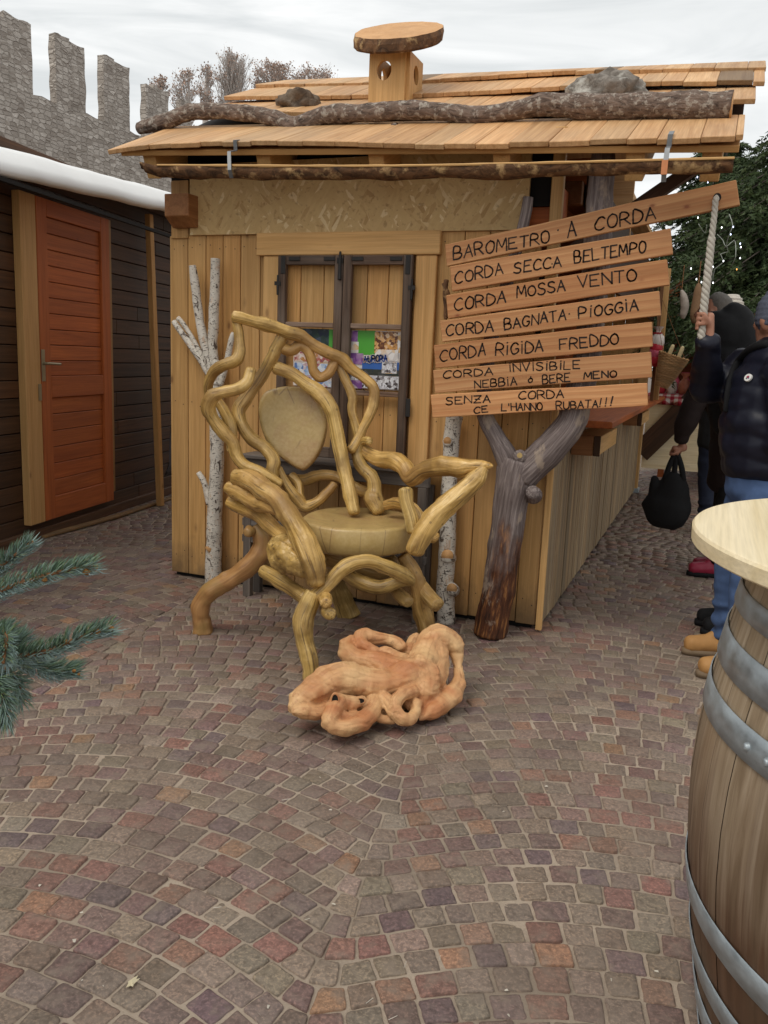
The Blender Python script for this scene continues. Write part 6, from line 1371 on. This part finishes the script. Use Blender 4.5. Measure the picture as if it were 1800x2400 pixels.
m = MB(); bp_ = cA_ - fdA*.27 + UPZ*.33; m.tube([(bp_-UPZ*.2, .11), (bp_, .135), (bp_+UPZ*.19, .10)], 16, .03, .05, flat=(lA, 1.15)); m.build('backpack', MT['blackc'], mA, True)
pL = atY('p', 872, 907, J['shL'].y); d = ray('p', 872, 907).normalized(); dg = bpy.context.evaluated_depsgraph_get(); dg.update(); hit, loc, nr, _ = jk.ray_cast(C, d)
if hit:
    m = MB(); e1 = nr.cross(UPZ).normalized(); e2 = nr.cross(e1); n_ = 24; r_ = .019
    m.add([loc + nr*(.012 if lv else .004) + (e1*math.cos(2*math.pi*i/n_) + e2*math.sin(2*math.pi*i/n_))*(r_*.96 if lv else r_) for lv in (0, 1) for i in range(n_)], [(i, (i+1) % n_, n_+(i+1) % n_, n_+i) for i in range(n_)] + [tuple(range(n_, 2*n_))]); pt_ = m.build('sleeve_patch', MT['white'], mA)
    for (dx, dz, r2, mt) in ((0, .002, .007, 'redshoe'), (.004, -.006, .004, 'navy'), (-.006, -.004, .004, 'jean')):
        m = MB(); m.add([loc + nr*(.013 + (.0005 if mt != 'redshoe' else 0)) + e1*(dx+math.cos(2*math.pi*i/10)*r2) + e2*(-dz+math.sin(2*math.pi*i/10)*r2*.8) for i in range(10)], [tuple(range(10))]); m.build('patch_mark', MT[mt], pt_)
trousers(mA, J, fdA, MT['jean'])
boot(mA, J['ankleL'], tL, MT['tan'], MT['sole']); boot(mA, J['ankleR'], tR, MT['tan'], MT['sole'])
hA = J['head']; garment('knit_hat', [([(hA+UPZ*.005-fdA*.015, .113), (hA+UPZ*.07-fdA*.02, .112), (hA+UPZ*.12-fdA*.025, .085)], None)], MT['greyhat'], mA, .009, lambda p, n: .002*math.sin(p.z*260))

# -- the person in the dark brown coat with the black bag
fdB = Vector((-.97, -.22, 0)).normalized(); lB = Vector((-fdB.y, fdB.x, 0)); tB = atZ('x', 1608, 1348); hB_ = Vector((3.36, 1.97, .88))
hb_ = atY('p', 605, 425, 2.0); J = dict(hip=hB_, chest=hB_+UPZ*.33+fdB*.04, neck=Vector((hb_.x+.05, 2.0, hb_.z-.14))); J['head'] = Vector((hb_.x, 2.0, hb_.z)); J['look'] = fdB - lB*.4
gB = atY('p', 335, 1455, 1.80); J['shL'] = J['neck'] + lB*.17 - UPZ*.08; J['shR'] = J['neck'] - lB*.17 - UPZ*.08; J['elL'] = atY('p', 440, 1150, 1.78); J['wrL'] = gB + Vector((.02, 0, .085)); J['elR'] = J['shR'] - UPZ*.28 + fdB*.03; J['wrR'] = hB_ - lB*.08 + UPZ*.14
legs_from(J, tB, tB - lB*.16 - fdB*.06, fdB, klift=.02); J['handL'] = lambda m, wr: grip(m, wr, gB, UPZ*.95+Vector((.3, 0, 0)), fdB, .012, 1); J['handR'] = lambda m, wr: relaxed(m, wr, fdB*.1-UPZ, lB)
mB, _, _ = figure('person', hB_, '', J, fdB); tag(mB, 'grey haired person in dark brown coat and red shoes holding a black bag', 'person')
garment('coat', [([(hB_-UPZ*.20, .17), (hB_+UPZ*.1, .175), (J['chest'], .18), (J['neck']-UPZ*.07, .13), (J['neck']+UPZ*.02, .08)], (lB, 1.2)), ([(J['shL'], .09), (J['elL'], .078), (J['wrL']+UPZ*.01, .055)], None), ([(J['shR'], .09), (J['elR'], .078), (J['wrR'], .055)], None)], MT['brownc'], mB, .013, puff(.007, 16))
trousers(mB, J, fdB, MT['blackc'], 'trousers', .004, .95); boot(mB, J['ankleL'], tB, MT['redshoe'], MT['blackc'], .1, 'shoe'); boot(mB, J['ankleR'], tB - lB*.16 - fdB*.06, MT['redshoe'], MT['blackc'], .1, 'shoe')
h_ = J['head']; lk = J['look'].normalized(); garment('hair', [([(h_+UPZ*.0-lk*.05, .086), (h_+UPZ*.055-lk*.035, .092), (h_+UPZ*.09-lk*.0, .07)], None)], MT['greyhair'], mB, .009, lambda p, n: .003*nv(p, 60))
bag = thing('shopping_bag', gB, 'slack black cloth bag hanging from the hand of the brown coated person', 'bag')
m = MB(); Yb = 1.80
m.tube(ch('p', [(300, 1640, Yb, 75), (290, 1760, Yb, 120), (262, 1850, Yb, 155), (258, 1930, Yb, 150)]), 20, .02, .08, 6, flat=((0, 1, 0), .5)); m.tube(ch('p', [(170, 1640, Yb, 30), (165, 1740, Yb, 40), (150, 1850, Yb, 75)]), 14, .02, .1, flat=((0, 1, 0), .6)); m.tube(ch('p', [(370, 1650, Yb, 32), (395, 1760, Yb, 40), (390, 1880, Yb, 55), (330, 1960, Yb, 70)]), 14, .02, .1, flat=((0, 1, 0), .6)); m.tube(ch('p', [(130, 1870, Yb, 50), (200, 1940, Yb, 65), (320, 1985, Yb, 50)]), 14, .02, .1, flat=((0, 1, 0), .6))
fuse(m, 'bag_body', MT['blackc'], .012, 4, bag, lambda p, n: .006*nv((p.x*14, p.y*10, p.z*5), 1.))
for q in ([(250, 1640), (285, 1540), (320, 1470), (335, 1452)], [(385, 1660), (370, 1560), (345, 1480), (335, 1452)], [(310, 1650), (322, 1560), (335, 1452)]):
    m = MB(); m.tube([(atY('p', x, y, Yb-.01), .019) for x, y in q], 8, .02, .1, 20, flat=((0, 1, 0), .5)); m.build('bag_handle', MT['blackc'], bag, True)

# -- the hooded person in black between them
fdC = Vector((-.97, -.2, 0)).normalized(); lC = Vector((-fdC.y, fdC.x, 0)); tC = atZ('x', 1640, 1485); hC = Vector((3.47, .47, .9)); hc_ = atY('p', 705, 560, .52)
J = dict(hip=hC, chest=hC+UPZ*.32+fdC*.05, neck=Vector((hc_.x+.07, .52, hc_.z-.13))); J['head'] = Vector((hc_.x, .52, hc_.z)); J['look'] = fdC*.9-lC*.5; J['shL'] = J['neck']+lC*.17-UPZ*.08; J['shR'] = J['neck']-lC*.17-UPZ*.08; J['elL'] = J['shL']-UPZ*.27-fdC*.02+lC*.03; J['wrL'] = hC+lC*.08+UPZ*.16; J['elR'] = J['shR']-UPZ*.27; J['wrR'] = hC-lC*.08+UPZ*.16
legs_from(J, tC, tC-lC*.17, fdC); J['handL'] = J['handR'] = lambda m, wr: relaxed(m, wr, fdC*.15-UPZ, lC*.3-fdC*.2)
mC, _, _ = figure('person', hC, '', J, fdC); tag(mC, 'person in black hooded jacket and dark trousers, mostly hidden behind the navy jacket', 'person')
garment('hooded_jacket', [([(hC, .165), (hC+UPZ*.15, .17), (J['chest'], .18), (J['neck']-UPZ*.07, .135), (J['neck']+UPZ*.03, .09)], (lC, 1.2)), ([(J['shL'], .09), (J['elL'], .075), (J['wrL'], .055)], None), ([(J['shR'], .09), (J['elR'], .075), (J['wrR'], .055)], None), ([(J['neck']-fdC*.02, .10), (J['head']-fdC*.04+UPZ*.0, .115), (J['head']-fdC*.03+UPZ*.06, .105), (J['head']+UPZ*.10, .07)], None), ([(J['head']+fdC*.05+UPZ*.05-lC*.0, .085), (J['head']+fdC*.06-UPZ*.04+lC*.03, .085), (J['neck']+fdC*.05, .10)], None), ([(J['head']+fdC*.02+UPZ*.03, .125), (J['head']+fdC*.01-UPZ*.05, .125)], None)], MT['blackc'], mC, .012, puff(.005, 14))
trousers(mC, J, fdC, MT['darkjean'], 'trousers', .005, .95); boot(mC, J['ankleL'], tC, MT['blackc'], MT['blackc'], .12, 'shoe'); boot(mC, J['ankleR'], tC-lC*.17, MT['blackc'], MT['blackc'], .12, 'shoe')

# -- further off: a person with a pale knitted hat and white scarf
fdD = Vector((-.5, .86, 0)).normalized(); lD = Vector((-fdD.y, fdD.x, 0)); hd_ = atY('p', 735, 420, 3.6); hD = Vector((hd_.x+.03, 3.62, .9)); tD = Vector((hD.x, hD.y, 0))+fdD*.12
J = dict(hip=hD, chest=hD+UPZ*.33, neck=Vector((hD.x, hD.y, hd_.z-.16))); J['head'] = Vector((hd_.x, 3.6, hd_.z-.02)); J['look'] = fdD; J['shL'] = J['neck']+lD*.17-UPZ*.08; J['shR'] = J['neck']-lD*.17-UPZ*.08
for s_ in 'LR': J['el'+s_] = J['sh'+s_]-UPZ*.28; J['wr'+s_] = J['el'+s_]-UPZ*.2+fdD*.1; J['hand'+s_] = lambda m, wr: relaxed(m, wr, -UPZ+fdD*.2, fdD*-.2+lD*.3)
legs_from(J, tD+lD*.1, tD-lD*.1, fdD); mD, _, _ = figure('person', hD, '', J, fdD); tag(mD, 'person far back wearing a pale striped knitted hat and white scarf', 'person')
garment('coat', [([(hD-UPZ*.1, .165), (hD+UPZ*.15, .17), (J['chest'], .18), (J['neck']-UPZ*.07, .135), (J['neck'], .08)], (lD, 1.2)), ([(J['shL'], .09), (J['elL'], .075), (J['wrL'], .055)], None), ([(J['shR'], .09), (J['elR'], .075), (J['wrR'], .055)], None)], MT['blackc'], mD, .014, puff(.005, 14))
trousers(mD, J, fdD, MT['darkjean'], 'trousers', .005); boot(mD, J['ankleL'], tD+lD*.1, MT['blackc'], MT['blackc'], .12, 'shoe'); boot(mD, J['ankleR'], tD-lD*.1, MT['blackc'], MT['blackc'], .12, 'shoe')
h_ = J['head']; garment('knit_hat', [([(h_+UPZ*.0, .112), (h_+UPZ*.07, .112), (h_+UPZ*.125, .085)], None)], MT['cream'], mD, .009, lambda p, n: .005*math.sin(p.z*210))
garment('scarf', [([(J['neck']+lD*.06+UPZ*.03+fdD*.04, .05), (J['neck']+lD*.02+UPZ*.035-fdD*.06, .055), (J['neck']-lD*.07+UPZ*.01-fdD*.03, .055), (J['neck']-lD*.15-UPZ*.05, .045)], None)], MT['white'], mD, .01, lambda p, n: .006*nv(p, 20))

# ================================================================== small litter on the cobbles
random.seed(77); m = MB(); lit = plain('paper_scrap', (.55,.50,.42), .8, .2, 60)
for i in range(34):
    p = atZ('x', random.uniform(60, 1560), random.uniform(1290, 2380), .004); s_ = random.uniform(.002, .007); a_ = random.uniform(0, 3.1); d = Vector((math.cos(a_), math.sin(a_), 0))*s_; e = Vector((-d.y, d.x, 0))*random.uniform(.3, .8)
    m.add([p-d-e*.4, p+d-e, p+d*.7+e+UPZ*.002, p-d*.8+e*.7+UPZ*.001], [(0, 1, 2, 3)])
for i in range(22):
    p = atZ('x', random.uniform(0, 1500), random.uniform(1650, 2390), .005); a_ = random.uniform(0, 3.1); d = Vector((math.cos(a_), math.sin(a_), 0))*random.uniform(.006, .015); e = Vector((-d.y, d.x, 0)).normalized()*.0005
    m.add([p-d-e, p+d-e, p+d+e+UPZ*.001, p-d+e+UPZ*.001], [(0, 1, 2, 3)])
m.build('litter', lit, kind='stuff')
p = atZ('6', 0, 0) if False else atZ('x', 310, 2305, .004); m = MB(); lp = [(-.022, 0), (-.010, .008), (-.004, .016), (.003, .008), (.016, .011), (.010, .0), (.020, -.008), (.004, -.006), (-.004, -.013), (-.010, -.005)]
m.add([p + Vector((x_*.55, y_*1.5, .004*abs(math.sin(i*1.3)))) for i, (x_, y_) in enumerate(lp)] + [p+Vector((0, 0, .005))], [(i, (i+1) % 10, 10) for i in range(10)]); lf2 = m.build('dry_leaf', plain('dry_leaf', (.62,.54,.36), .7, .15, 60)); lf2.modifiers.new('t', 'SOLIDIFY').thickness = .0006; tag(lf2, 'pale dry leaf lying on the cobbles at lower left', 'leaf')
